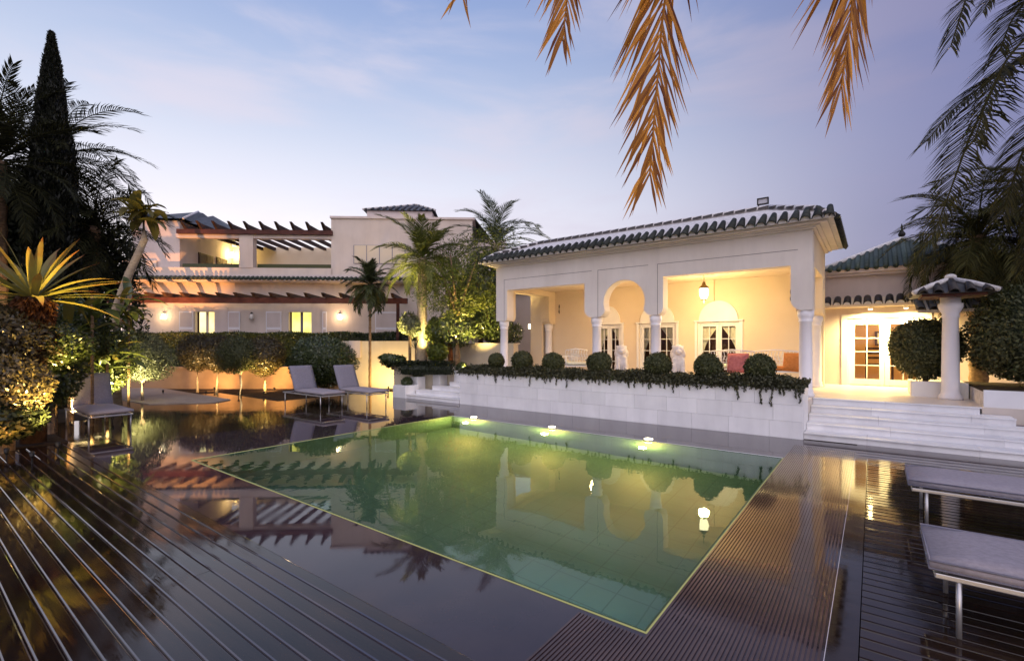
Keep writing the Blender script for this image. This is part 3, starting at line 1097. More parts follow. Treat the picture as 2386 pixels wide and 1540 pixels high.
for i_, (x_, z_) in enumerate(((.05, 1.55), (1.35, 1.6))):
    pf = MB().box(x_, x_ + .5, 17.94, 17.985, z_, z_ + .42).build('picture_frame', M['wood_dark'], an)
    MB().box(x_ + .05, x_ + .45, 17.925, 17.938, z_ + .05, z_ + .37).build('picture', M['curtain'], pf)
for x_ in (-.15, .42, 1.0, 1.5):
    q = MB()
    for dx in (0, .36):
        q.tube([(x_ + dx, 16.6, TZ), (x_ + dx, 16.62, TZ + .95)], .022, 6)
        q.tube([(x_ + dx, 16.2, TZ), (x_ + dx, 16.2, TZ + .45)], .022, 6)
    q.box(x_ - .02, x_ + .38, 16.18, 16.62, TZ + .44, TZ + .50)
    for zz_ in (.62, .75, .88):
        q.box(x_, x_ + .36, 16.6, 16.625, TZ + zz_, TZ + zz_ + .06)
    q.build('dining_chair', M['wood_dark'], an)
MB().box(-1.05, 6.6, 14.68, 15.1, 3.30, 3.37).build('cornice', M['house2'], an)
MB().box(-1.05, 6.6, 14.60, 15.1, 3.37, 3.46).build('cornice', M['house2'], an)
# tiled skirt over the door
q = MB()
q.add([(-1.0, 14.30, 2.56), (6.3, 14.30, 2.56), (6.3, 14.80, 2.76), (-1.0, 14.80, 2.76), (-1.0, 14.30, 2.50), (6.3, 14.30, 2.50), (6.3, 14.80, 2.50), (-1.0, 14.80, 2.50)],
      [(0, 1, 2, 3), (4, 7, 6, 5), (0, 4, 5, 1), (1, 5, 6, 2), (3, 7, 4, 0)])
sk = q.build('skirt_roof', M['stucco_in'], an)
tm2 = tile_mesh('tile', .52, .085, .075, M['tiledark'])
sl2 = math.atan2(.2, .5)
for i in range(24):
    x = -.92 + i * .205
    if x > 3.4:
        break
    put('tile', tm2, sk, loc=(x, 14.27, 2.555), rot=(sl2, 0, random.uniform(-.03, .03)))
    put('tile_end', tpl, sk, loc=(x, 14.272, 2.555))
# two downlights tucked under the skirt
for i, x in enumerate((-.05, .62)):
    s = thing('downlight', (x, 14.5, 2.5), ('small bright downlight over the left leaf of the french door', 'small bright downlight over the right leaf of the french door')[i], 'lamp', 'downlights over the french door')
    MB().lathe([(.05, 2.44), (.05, 2.5)], (x, 14.52, 0), 12).build('lamp_can', M['white'], s)
    MB().lathe([(.04, 2.432), (.04, 2.439)], (x, 14.52, 0), 12).build('lamp_lens', M['bulb'], s)
    lamp('SPOT', (x, 14.45, 2.41), 300, (1, .76, .30), s, .04, (x, 14.60, .5), 165, .9)
# hipped green roof with finial
ap = (.62, 16.6, 4.42)
q = MB()
q.add([(-1.15, 14.55, 3.46), (2.4, 14.55, 3.46), (2.4, 18.6, 3.46), (-1.15, 18.6, 3.46), ap], [(0, 1, 4), (1, 2, 4), (2, 3, 4), (3, 0, 4)])
rf = q.build('roof', M['tilegreen'], an)
tg = tile_mesh('tile', .5, .075, .07, M['tilegreen'])
for i in range(19):
    x = -1.06 + i * .187
    top = 1 - abs(x - ap[0]) / (1.78)
    L_ = max(.08, top)
    P0 = Vector((x, 14.53, 3.46))
    P1 = Vector((x + (0) * 0, 14.55 + (ap[1] - 14.55) * L_, 3.46 + (ap[2] - 3.46) * L_))
    q = MB()
    q.tube([P0, P1], .058, 7)
    q.build('tile_row', M['tilegreen'], rf, True)
for e_ in ((-1.15, 14.55, 3.47), (2.4, 14.55, 3.47)):
    MB().tube([e_, (ap[0], ap[1], ap[2] + .02)], .06, 8).build('hip_mortar', M['mortar'], rf, True)
MB().lathe([(.03, 0), (.03, .05), (.075, .1), (.085, .15), (.04, .22), (.018, .28), (.03, .32), (.008, .42)], ap, 10).build('finial', M['iron'], rf, True)

# tiled column by the steps
tc = thing('tiled_column', (1.16, 12.09, TZ), 'white column with small pyramid tile cap at the right steps', 'column')
MB().lathe([(.18, 0), (.18, .06), (.145, .1), (.135, .16), (.128, .9), (.116, 1.52), (.13, 1.54), (.13, 1.57), (.12, 1.59), (.15, 1.66), (.18, 1.72), (.18, 1.79), (.15, 1.80), (.15, 1.93)], (1.16, 12.09, TZ), 24).build('shaft', M['column'], tc, True)
q = MB()
q.box(.72, 1.60, 11.65, 12.53, 2.47, 2.51)
q.build('cap_board', M['wood_red'], tc)
q = MB()
hw = .56
apx = (1.16, 12.09, 2.80)
q.add([(1.16 - hw, 12.09 - hw, 2.515), (1.16 + hw, 12.09 - hw, 2.515), (1.16 + hw, 12.09 + hw, 2.515), (1.16 - hw, 12.09 + hw, 2.515), apx], [(0, 1, 4), (1, 2, 4), (2, 3, 4), (3, 0, 4), (3, 2, 1, 0)])
cp = q.build('cap_roof', M['tilegrey'], tc)
tcm = {}
for side in range(4):
    rz = side * R(90)
    for i in range(-2, 3):
        off = i * .215
        L_ = .60 * (1 - abs(off) / .62) + .05
        key = round(L_, 2)
        if key not in tcm:
            tcm[key] = tile_mesh('tile', key, .08, .05, M['tiledark'])
        v_ = Matrix.Rotation(rz, 3, 'Z') @ Vector((off, -hw - .03, 0))
        put('tile', tcm[key], cp, loc=(1.16 + v_.x, 12.09 + v_.y, 2.512), rot=Euler((math.atan2(.285, hw), 0, rz), 'XYZ'))
for cx_, cy_ in ((-1, -1), (1, -1), (1, 1), (-1, 1)):
    MB().tube([(1.16 + cx_ * hw, 12.09 + cy_ * hw, 2.54), (1.16 + cx_ * hw * .5, 12.09 + cy_ * hw * .5, 2.69), (apx[0], apx[1], apx[2] + .02)], [.045, .05, .045], 7).build('hip_mortar', M['mortar'], cp, True)
MB().sphere((apx[0], apx[1], apx[2] + .05), (.09, .09, .06)).build('cap_knob', M['mortar'], cp, True)
# lit lean-to roof end beside the column
lt = thing('porch_roof', (.9, 13.6, 2.4), 'small lit tile porch roof sloping down behind the tiled column', 'roof')
q = MB()
q.add([(.75, 13.0, 2.30), (2.6, 13.0, 2.30), (2.6, 14.2, 2.62), (.75, 14.2, 2.62), (.75, 13.0, 2.24), (2.6, 13.0, 2.24), (2.6, 14.2, 2.56), (.75, 14.2, 2.56)], [(0, 1, 2, 3), (7, 6, 5, 4), (4, 5, 1, 0), (5, 6, 2, 1), (7, 4, 0, 3)])
q.build('roof_board', M['stucco_in'], lt)
tl = tile_mesh('tile', 1.15, .08, .075, M['tilegrey'])
for i in range(9):
    put('tile', tl, lt, loc=(.80 + i * .205, 12.98, 2.30), rot=(math.atan2(.32, 1.2), 0, 0))
MB().box(2.35, 2.45, 13.05, 13.15, .8, 2.25).build('post', M['white'], lt)

# ------------------------------------------------------------------ villa on the left
VX, VY = plan(-9.98, 20.0)
va = thing('villa', (VX, VY, 0), 'two storey pale villa with roof terrace and red pergola beams', 'house', rz=YAW + R(2.5), local=True)


def vu(px):
    return (px - 640) * .01805


def vz(py):
    return 1.6 + (801 - py) * .01805


def vbox(name, a, b, y0, y1, z0, z1, m, par=None, bevel=0):
    return MB().box(a, b, y0, y1, z0, z1).build(name, m, par or va, bevel=bevel)


H, H2 = M['house'], M['house2']
z_f = vz(627)
# ground storey with real openings
gd = [(vu(460), vu(503), vz(727)), (vu(672), vu(724), vz(727))]
pts = [(vu(296), 4.35), (vu(296), 0)]
for a, b_, zt in gd:
    pts += [(a, 0), (a, zt), (b_, zt), (b_, 0)]
pts += [(vu(1105), 0), (vu(1105), 4.35)]
MB().prism_xz(pts, 0, .3).build('ground_wall', H, va)
for i, (a, b_, zt) in enumerate(gd):
    w_ = MB().box(a, b_, .22, .25, 0, zt).build('window', M['litwin' if i == 0 else 'litwin2'], va)
    MB().box((a + b_) / 2 - .05 + (.12 if i == 0 else 0) * 0, (a + b_) / 2 + .05, .17, .21, 0, zt).build('mullion', M['cushion'] if i else M['house2'], w_)
    MB().box(a, a + .05, .16, .21, 0, zt).build('window_frame', M['wood_dark'], w_)
    MB().box(b_ - .05, b_, .16, .21, 0, zt).build('window_frame', M['wood_dark'], w_)
for a, b_ in ((425, 457), (535, 562), (621, 656), (750, 760), (872, 926)):
    s = vbox('shutter', vu(a), vu(b_), -.05, -.005, .5, vz(726), M['column'])
    for k in range(3):
        MB().box(vu(a) + .04, vu(b_) - .04, -.058, -.0505, .9 + k * .7, 1.5 + k * .7).build('shutter_panel', M['house2'], s)
vbox('door_surround', vu(503) + .02, vu(535) - .02, -.03, -.005, .5, vz(716), H2)
# mid eaves
vbox('terrace_slab', vu(300), vu(965), -.35, 1.0, 4.36, 4.46, H2)
q = MB()
for i in range(66):
    u = vu(308) + i * .182
    q.tube([(u, -.62, 4.25), (u, -.3, 4.36)], .062, 6)
q.build('eaves_tiles', M['tilegreen'], va, True, kind='stuff')
q = MB()
q.add([(vu(305), -.58, 4.20), (vu(965), -.58, 4.20), (vu(965), 0, 4.36), (vu(305), 0, 4.36), (vu(305), -.5, 4.14), (vu(965), -.5, 4.14), (vu(965), 0, 4.14), (vu(305), 0, 4.14)], [(0, 1, 2, 3), (0, 4, 5, 1), (4, 7, 6, 5)])
q.build('eaves', H2, va)
# terrace parapet, pillar, side blocks
vbox('parapet', vu(376), vu(778), -.30, -.05, 4.46, z_f, H)
vbox('parapet', vu(300), vu(376), -.10, .2, 4.46, vz(610), H)
vbox('terrace_floor', vu(425), vu(778), -.05, 4.0, 4.36, 4.44, H2)
# left block with hip roof
vbox('upper_wall', vu(318), vu(425), .0, 4.0, 4.44, vz(517), H2)
q = MB()
a, b_, zz = vu(318) - .25, vu(425) + .3, vz(515)
q.add([(a, -.25, zz), (b_, -.25, zz), (b_, 4.2, zz), (a, 4.2, zz), (vu(437) - .6, 1.9, zz + .85), ((vu(437) - .5), 2.1, zz + .85)], [(0, 1, 4), (1, 2, 5, 4), (2, 3, 5), (3, 0, 4, 5)])
r_ = q.build('roof', M['tilegrey'], va)
MB().tube([(b_, -.25, zz), (vu(437) - .6, 1.9, zz + .86)], .05, 6).build('ridge_tile', M['mortar'], r_, True)
q = MB()
q.add([(vu(425), .2, vz(515)), (vu(545), .2, vz(545)), (vu(545), 4.2, vz(545)), (vu(425), 4.2, vz(495) + .3), (vu(437), 2.0, vz(495) + .35)], [(0, 1, 4), (1, 2, 4), (2, 3, 4)])
q.build('roof', M['tilegrey'], va)
# loggia beam, pillar
vbox('pillar', vu(568), vu(599), -.32, .0, z_f, vz(549), H)
vbox('loggia_beam', vu(425), vu(777), -.28, .02, vz(559), vz(550), H2)
vbox('fascia_beam', vu(432), vu(779), -.42, -.285, vz(551), vz(541), M['wood_red'])
for i in range(13):
    u = vu(450) + i * .62
    if u > vu(775):
        break
    q = MB()
    zt = vz(541)
    q.prism_xz([(0, 0), (.10, 0), (.10, .14), (0, .14)], 0, 1)
    q.v = []
    q.f = []
    q.add([(u, -.75, zt + .26), (u + .1, -.75, zt + .26), (u + .1, -.55, zt + .12), (u, -.55, zt + .12), (u + .42, 3.9, zt + .12), (u + .52, 3.9, zt + .12), (u + .52, 3.9, zt - .02), (u + .42, 3.9, zt - .02), (u, -.45, zt + .0), (u + .1, -.45, zt), (u, -.45, zt + .20), (u + .1, -.45, zt + .20)],
          [(0, 1, 2, 3), (3, 2, 9, 8), (8, 9, 6, 7), (10, 4, 5, 11), (0, 10, 11, 1), (0, 3, 8), (0, 8, 10), (10, 8, 7, 4), (1, 9, 2), (1, 11, 9), (11, 5, 6, 9), (4, 7, 6, 5)])
    q.build('rafter', M['wood_dark'], va)
# loggia back wall, side wall windows
vbox('back_wall', vu(425), vu(775), 4.0, 4.2, 4.44, 6.45, M['stucco_in'])
for y0_, y1_, zt in ((1.24, 2.35, 5.66), (2.62, 3.5, 5.70)):
    w_ = vbox('window', vu(425) + .002, vu(425) + .04, y0_, y1_, 4.44, zt, M['wood_dark'])
    for k in range(2):
        ym = y0_ + .05 + k * (y1_ - y0_ - .05) / 2
        MB().box(vu(425) + .042, vu(425) + .048, ym, ym + (y1_ - y0_) / 2 - .07, 4.7, zt - .06).build('pane', M['darkglass'], w_)
q = MB()
vbox('terrace_planter', vu(432), vu(566), -.02, .25, z_f - .12, z_f + .20, M['l_box'])
vbox('terrace_planter', vu(601), vu(774), -.02, .25, z_f - .12, z_f + .20, M['l_box'])
# right tower
tw0, tw1 = vu(775), vu(1100)
vbox('tower_wall', tw0, tw1, -.30, 4.2, 4.465, vz(512), H)
vbox('tower_coping', tw0 - .04, tw1 + .1, -.36, 4.3, vz(512), vz(507), H2)
w_ = vbox('window', vu(826), vu(945), -.325, -.302, vz(616), vz(573), M['cushion_seat'])
for k in range(4):
    MB().box(vu(828) + k * .53, vu(828) + k * .53 + .49, -.335, -.326, vz(615), vz(574)).build('lit_panel', M['stucco_in'], w_)  # cream colour put into these panels so the window looks lit
q = MB()
zz = vz(505) + .42
q.add([(vu(838), .3, zz), (vu(1010), .3, zz), (vu(1010), 3.8, zz), (vu(838), 3.8, zz), (vu(950), 2.0, zz + .72)], [(0, 1, 4), (1, 2, 4), (2, 3, 4), (3, 0, 4)])
r_ = q.build('roof', M['tilegrey'], va)
MB().box(vu(838) + .15, vu(1010) - .15, .42, 3.7, vz(509), zz - .002).build('roof_base', H2, r_)
for k in range(12):
    u = vu(838) + .12 + k * .26
    f_ = 1 - abs(u - vu(950)) / (vu(950) - vu(838) if u < vu(950) else vu(1010) - vu(950))
    MB().tube([(u, .28, zz + .02), (u, .3 + 1.7 * f_, zz + .02 + .72 * f_)], .05, 6).build('tile_row', M['tilegrey'], r_, True)
MB().tube([(vu(838), .3, zz + .02), (vu(950), 2.0, zz + .74), (vu(1010), .3, zz + .02)], .045, 6).build('ridge_tile', M['mortar'], r_, True)
q = MB()
q.add([(tw1 + .1, -.3, vz(507)), (tw1 + .7, .5, vz(540)), (tw1 + .7, 4, vz(540)), (tw1 + .1, 4.2, vz(507))], [(0, 1, 2, 3)])
q.build('roof', M['tilegrey'], va)
vbox('upper_wall', tw1, vu(1180), .6, 4.2, 0, vz(545), H2)
# ground pergola
pg_y = -2.2
pb = vbox('pergola_beam', vu(300), vu(968), pg_y - .08, pg_y + .08, 3.12, 3.32, M['wood_red'])
for i in range(20):
    u = vu(308) + i * .632
    if u > vu(960):
        break
    q = MB()
    q.add([(u, pg_y - .5, 3.47), (u + .10, pg_y - .5, 3.47), (u + .10, pg_y - .3, 3.33), (u, pg_y - .3, 3.33), (u, -.01, 3.33), (u + .1, -.01, 3.33), (u + .1, -.01, 3.47), (u, -.01, 3.47)],
          [(0, 1, 2, 3), (3, 2, 5, 4), (0, 7, 6, 1), (0, 3, 4, 7), (1, 6, 5, 2)])
    q.build('rafter', M['wood_dark'], va)
vbox('pergola_post', vu(945), vu(951), pg_y - .05, pg_y + .05, 0, 3.12, M['wood_red'])
vbox('pergola_post', vu(305), vu(311), pg_y - .05, pg_y + .05, 0, 3.12, M['wood_red'])


def vworld(u, y, z):
    a_ = YAW + R(2.5)
    return (VX + u * math.cos(a_) - y * math.sin(a_), VY + u * math.sin(a_) + y * math.cos(a_), z)


for i, (px, lit) in enumerate(((392, 1), (590, 0), (791, 1))):
    p = vworld(vu(px), -.1, vz(737))
    s = thing('wall_lantern', p, ('lit lantern on the villa wall near the left end', 'unlit lantern on the villa wall between the two lit doors', 'lit lantern on the villa wall right of the second door')[i], 'lantern', 'villa wall lanterns')
    MB().lathe([(.05, .10), (.10, -.12), (.06, -.13)], p, 10).build('lantern_glass', M['lampglass'] if lit else M['white'], s, True)
    MB().lathe([(.07, .10), (.02, .16)], p, 10).build('lantern_cap', M['iron'], s, True)
    if lit:
        lamp('POINT', vworld(vu(px), -.35, vz(737)), 10, (1, .65, .35), s, .08)
p = vworld(vu(425) + .15, 3.72, 6.0)
s = thing('wall_lantern', p, 'bright lamp on the villa roof terrace wall beside the pillar', 'lantern')
MB().lathe([(.06, .12), (.10, -.1), (.05, -.12)], p, 10).build('lantern_glass', M['bulb'], s, True)
lamp('POINT', vworld(vu(425) + .4, 3.6, 6.0), 38, (1, .70, .22), s, .1)

# low garden walls before the villa
gw = thing('garden_wall', (*plan(-4.4, 17.2), 0), 'pale low garden wall glowing yellow behind the two loungers', 'garden wall', rz=YAW, local=True)
MB().box(-1.8, 1.75, 0, .25, -.02, 1.70).build('wall', M['gardenwall'], gw)
MB().box(-1.45, -1.05, -.12, -.002, 1.1, 1.71).build('pier_block', M['house'], gw)
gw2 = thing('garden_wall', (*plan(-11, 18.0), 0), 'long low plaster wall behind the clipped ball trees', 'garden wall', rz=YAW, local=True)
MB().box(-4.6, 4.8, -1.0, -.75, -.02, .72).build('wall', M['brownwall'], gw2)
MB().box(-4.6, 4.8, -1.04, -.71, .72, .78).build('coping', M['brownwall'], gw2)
# ------------------------------------------------------------------ loungers
def cushion_mesh(x0, x1, y0, y1, z0, z1, m, r=.035):
    """soft box with rounded edges and a slight crown"""
    q = MB()
    nx, ny = 10, 6
    top, bot = [], []
    for j in range(ny + 1):
        for i in range(nx + 1):
            fx, fy = i / nx, j / ny
            ex = min(fx, 1 - fx) * (x1 - x0)
            ey = min(fy, 1 - fy) * (y1 - y0)
            d_ = min(ex, ey)
            k = 1 if d_ >= r else math.sqrt(max(0, 1 - (1 - d_ / r) ** 2))
            x, y = x0 + (x1 - x0) * fx, y0 + (y1 - y0) * fy
            zc = (z0 + z1) / 2
            h_ = (z1 - z0) / 2 * (.45 + .55 * k)
            top.append((x, y, zc + h_ + .008 * math.sin(fx * math.pi) * math.sin(fy * math.pi)))
            bot.append((x, y, zc - h_))
    n = nx + 1
    m_ = len(top)
    fs = [(j * n + i, j * n + i + 1, (j + 1) * n + i + 1, (j + 1) * n + i) for j in range(ny) for i in range(nx)]
    fs += [(m_ + (j + 1) * n + i, m_ + (j + 1) * n + i + 1, m_ + j * n + i + 1, m_ + j * n + i) for j in range(ny) for i in range(nx)]
    for i in range(nx):
        fs.append((i, m_ + i, m_ + i + 1, i + 1))
        a = ny * n
        fs.append((a + i + 1, m_ + a + i + 1, m_ + a + i, a + i))
    for j in range(ny):
        fs.append(((j + 1) * n, m_ + (j + 1) * n, m_ + j * n, j * n))
        fs.append((j * n + nx, m_ + j * n + nx, m_ + (j + 1) * n + nx, (j + 1) * n + nx))
    q.add(top + bot, fs)
    return q.mesh('cushion', m, True)


def piping(x0, x1, y0, y1, z, par):
    MB().tube([(x0, y0, z), (x1, y0, z), (x1, y1, z), (x0, y1, z), (x0, y0, z)], .006, 6).build('piping', M['cushion'], par, True)


def make_lounger(flat=False):
    r_ = thing('sun_lounger', (0, 0, 0), 'x', 'lounger', 'sun loungers', local=True)
    q = MB()
    q.box(0, 1.9, -.31, -.28, .30, .33)
    q.box(0, 1.9, .28, .31, .30, .33)
    q.box(0, .03, -.28, .28, .30, .33)
    q.box(1.87, 1.9, -.28, .28, .30, .33)
    for x in (.5, .95, 1.4):
        q.box(x, x + .03, -.28, .28, .302, .326)
    q.build('frame', M['alu'], r_, bevel=.006)
    for x in (.10, 1.80):
        for y in (-.295, .295):
            MB().tube([(x, y, .3), (x, y, 0)], .013, 10).build('leg', M['alu'], r_, True)
    if flat:
        sc_ = put('seat_cushion', cushion_mesh(-.02, 1.95, -.33, .33, .333, .425, M['cushion_seat'], .045), r_)
        piping(-.021, 1.951, -.331, .331, .400, sc_)
        piping(-.021, 1.951, -.331, .331, .356, sc_)
    else:
        put('seat_cushion', cushion_mesh(.62, 1.93, -.31, .31, .33, .43, M['cushion_seat']), r_)
        o_ = put('back_cushion', cushion_mesh(0, .70, -.31, .31, 0, .09, M['cushion']), r_, loc=(.70, 0, .40), rot=(0, R(68) + R(180), 0))
        o_.rotation_euler = (0, R(-180 + 66), 0)
        o_.location = (.66, 0, .39)
        q = MB()
        q.tube([(.60, -.29, .34), (.36, -.29, .93), (.36, .29, .93), (.60, .29, .34)], .012, 8)
        q.build('back_frame', M['alu'], r_, True)
    return r_


lo = make_lounger()
spots = [(-12.75, 2.45, 'grey sun lounger on the left deck before the lit shrubs'),
         (-12.55, 6.72, 'left one of two raised grey sun loungers before the low garden wall'),
         (-12.0, 7.66, 'right one of two raised grey sun loungers, next to the far steps'),
         (-14.35, 1.45, 'grey sun lounger at the left picture edge, half hidden by plants')]
for i, (x, y, lb) in enumerate(spots):
    o = lo if i == 0 else copy_tree(lo)
    o.location = (x, y, 0)
    o['label'] = lb
fl_ = make_lounger(True)
for i, (x, y, lb) in enumerate(((.27, 3.80, 'nearest flat grey sun lounger at the lower right edge'), (.27, 5.74, 'flat grey sun lounger behind the nearest one, toward the white steps'))):
    o = fl_ if i == 0 else copy_tree(fl_)
    o.location = (x, y, .013)
    o['label'] = lb

# ------------------------------------------------------------------ foliage helpers
def leaf_mesh(name, P, D, size, m, aspect=.45, seed=0, fold=.25, hull=None):
    """one small pointed leaf at every point P, growing along D"""
    rg = np.random.default_rng(seed)
    n = len(P)
    D = D / np.maximum(np.linalg.norm(D, axis=1, keepdims=True), 1e-6)
    rv = rg.normal(size=(n, 3))
    S = np.cross(D, rv)
    S /= np.maximum(np.linalg.norm(S, axis=1, keepdims=True), 1e-6)
    Nn = np.cross(S, D)
    L = size * rg.uniform(.6, 1.35, (n, 1))
    W = L * aspect * .5
    base = P - D * L * .5
    tip = P + D * L * .5 - Nn * L * .15
    lft = P + S * W + Nn * W * fold
    rgt = P - S * W + Nn * W * fold
    V = np.stack([base, lft, tip, rgt], axis=1).reshape(-1, 3)
    F = np.arange(4 * n).reshape(-1, 4)
    if hull is not None:
        hv, hf = hull
        F = np.vstack([F, np.array(hf) + len(V)])
        V = np.vstack([V, np.array(hv)])
    me = bpy.data.meshes.new(name)
    me.vertices.add(len(V))
    me.vertices.foreach_set('co', V.astype(np.float32).ravel())
    me.loops.add(F.size)
    me.loops.foreach_set('vertex_index', F.astype(np.int32).ravel())
    me.polygons.add(len(F))
    me.polygons.foreach_set('loop_start', (np.arange(len(F)) * 4).astype(np.int32))
    me.polygons.foreach_set('loop_total', np.full(len(F), 4, np.int32))
    me.materials.append(m)
    me.update(calc_edges=True)
    me.validate()
    return me


def lumps(rg, k=14, amp=.22, sharp=5):
    c = rg.normal(size=(k, 3))
    c /= np.linalg.norm(c, axis=1, keepdims=True)
    a = rg.uniform(-amp, amp, k)

    def f(d):
        return 1 + (np.maximum(d @ c.T, 0) ** sharp) @ a
    return f


def crown(name, c, rad, n, size, m, seed, parent, inner=.45, amp=.25, hullk=0, aspect=.45, droop=.0, out=.6, zcut=None):
    """leafy crown through the volume of a lumpy ellipsoid"""
    rg = np.random.default_rng(seed)
    d = rg.normal(size=(n, 3))
    d /= np.linalg.norm(d, axis=1, keepdims=True)
    lf = lumps(rg, 18, amp)
    r = (inner ** 3 + (1 - inner ** 3) * rg.uniform(0, 1, n)) ** (1 / 3)
    r = r * lf(d) * (1 + rg.normal(0, .03, n))
    P = d * r[:, None] * np.array(rad) + np.array(c)
    Dv = d * out + rg.normal(size=(n, 3)) * .6 + np.array([0, 0, -droop])
    if zcut is not None:
        k = P[:, 2] > zcut
        P, Dv = P[k], Dv[k]
    hull = None
    if hullk:
        hv, hf = [], []
        nu, nv = 16, 10
        for j in range(nv + 1):
            for i in range(nu):
                p, q = math.pi * j / nv, 2 * math.pi * i / nu
                dd = np.array([[max(math.sin(p), 1e-3) * math.cos(q), max(math.sin(p), 1e-3) * math.sin(q), -math.cos(p)]])
                hv.append((dd * lf(dd)[:, None] * hullk * np.array(rad) + np.array(c))[0])
        hf = [(j * nu + i, j * nu + (i + 1) % nu, (j + 1) * nu + (i + 1) % nu, (j + 1) * nu + i) for j in range(nv) for i in range(nu)]
        hull = (hv, hf)
    return put(name, leaf_mesh(name, P, Dv, size, m, aspect, seed, hull=hull), parent)


def frond_geo(q, pts, n, leaflen, width, spread=50, hang=.3, start=.12, rad=(.018, .004), rng_=random, vee=.25, bend=.25, sides=(1, 1), jitter=.15, side=None, flat=False):
    """rachis along pts with two ranks of narrow leaflets"""
    pts = [Vector(p) for p in pts]
    # resample
    cum = [0]
    for a, b_ in zip(pts, pts[1:]):
        cum.append(cum[-1] + (b_ - a).length)
    T = cum[-1]

    def at_(s):
        s = max(0, min(1, s)) * T
        for i in range(len(pts) - 1):
            if s <= cum[i + 1] or i == len(pts) - 2:
                f_ = (s - cum[i]) / max(cum[i + 1] - cum[i], 1e-6)
                return pts[i].lerp(pts[i + 1], f_)
    ns = 14
    ring = [at_(i / ns) for i in range(ns + 1)]
    q.tube(ring, [rad[0] + (rad[1] - rad[0]) * i / ns for i in range(ns + 1)], 5)
    for i in range(n):
        s = start + (1 - start) * (i + .5) / n
        p = at_(s)
        tg_ = (at_(min(1, s + .02)) - at_(max(0, s - .02))).normalized()
        up = Vector((0, 0, 1))
        sd = tg_.cross(up)
        if side is not None:
            sd = Vector(side)
        elif sd.length < .15:
            sd = tg_.cross(Vector((.3, 1, 0)))
        sd.normalize()
        nm = sd.cross(tg_).normalized()
        prof = (.35 + .65 * math.sin(min(1, (s - start) / (1 - start) * 1.15 + .12) * math.pi * .92)) if s < .93 else .45
        if flat:
            prof = 1 if s < .85 else 1 - .45 * (s - .85) / .15
        for j, k in enumerate((-1, 1)):
            if not sides[j]:
                continue
            a = R(spread * (1.15 - .55 * s) * rng_.uniform(1 - jitter, 1 + jitter))
            L = leaflen * prof * sides[j] * rng_.uniform(.85, 1.1)
            dr = (tg_ * math.cos(a) + sd * k * math.sin(a) + nm * vee * rng_.uniform(.5, 1.3)).normalized()
            mid = p + dr * L * .5 + Vector((0, 0, -hang * L * .12))
            d2 = (dr + Vector((0, 0, -hang - bend * rng_.uniform(0, 1)))).normalized()
            tip = mid + d2 * L * .5
            wv = dr.cross(nm + Vector((rng_.uniform(-.4, .4), rng_.uniform(-.4, .4), rng_.uniform(-.4, .4)))).normalized() * width * .5
            q.add([p - wv * .5, p + wv * .5, mid + wv, mid - wv, tip], [(0, 1, 2, 3), (3, 2, 4)])
    return q


def arc_pts(L, e0, droop, n=10, power=1.4):
    """rachis curve in the xz plane starting at elevation e0 and drooping"""
    p = Vector((0, 0, 0))
    r_ = [p.copy()]
    for i in range(n):
        e = R(e0 - droop * ((i + .5) / n) ** power)
        p = p + Vector((math.cos(e), 0, math.sin(e))) * L / n
        r_.append(p.copy())
    return r_


def palm(name, loc, h, label, nf, L, m, seed, leaflen=.45, width=.022, trunk_r=(.16, .11), group=None, nl=42, e_hi=75, e_lo=-20, droop=70, bark='barkpale', lean=(0, 0), hang=.45, boots=True, az0=0):
    rg = random.Random(seed)
    root = thing(name, loc, label, 'palm', group, local=True)
    tp = []
    nseg = 26
    for i in range(nseg + 1):
        f_ = i / nseg
        tp.append((lean[0] * f_ ** 1.5, lean[1] * f_ ** 1.5, h * f_))
    rad = [(trunk_r[0] + (trunk_r[1] - trunk_r[0]) * (i / nseg)) * (1 + (.09 if i % 2 else -.05)) for i in range(nseg + 1)]
    MB().tube(tp, rad, 14).build('trunk', M[bark], root, True)
    top = Vector(tp[-1])
    variants = []
    for k in range(5):
        q = MB()
        frond_geo(q, arc_pts(L * rg.uniform(.9, 1.08), 0, droop * rg.uniform(.75, 1.2)), nl, leaflen, width, 55, hang, rng_=rg, rad=(.02, .004))
        variants.append(q.mesh('frond', m))
    for i in range(nf):
        f_ = i / max(1, nf - 1)
        el = e_hi + (e_lo - e_hi) * f_ + rg.uniform(-8, 8)
        az = az0 + i * 137.5 + rg.uniform(-14, 14)
        o_ = put('frond', variants[i % 5], root, loc=top + Vector((0, 0, -.18 * f_)))
        o_.rotation_euler = (Matrix.Rotation(R(az), 3, 'Z') @ Matrix.Rotation(R(-el), 3, 'Y') @ Matrix.Rotation(R(rg.uniform(-20, 20)), 3, 'X')).to_euler()
        s_ = rg.uniform(.85, 1.1)
        o_.scale = (s_, s_, s_)
    return root


def uplight(X, D, z, tgt, power, label, color=(1, .74, .30), spot=90, size=.05):
    x, y = plan(X, D)
    s = thing('garden_spotlight', (x, y, z), label, 'spotlight', 'garden spotlights')
    dv = (Vector(tgt) - Vector((x, y, z + .1))).normalized()
    p = Vector((x, y, z + .1))
    MB().tube([(x, y, z - .02), (x, y, z + .09)], .01, 8).build('spike', M['iron'], s)
    MB().tube([p - dv * .04, p + dv * .04], [.02, .032], 10).build('lamp_head', M['iron'], s, True)
    lamp('SPOT', p + dv * .08, power, color, s, size, tgt, spot, .8)
    return s


def P3(X, D, z):
    return (*plan(X, D), z)


def px3(px, D, py):
    return P3((px - 1193) / 1108 * D, D, 1.6 + (801 - py) * D / 1108)


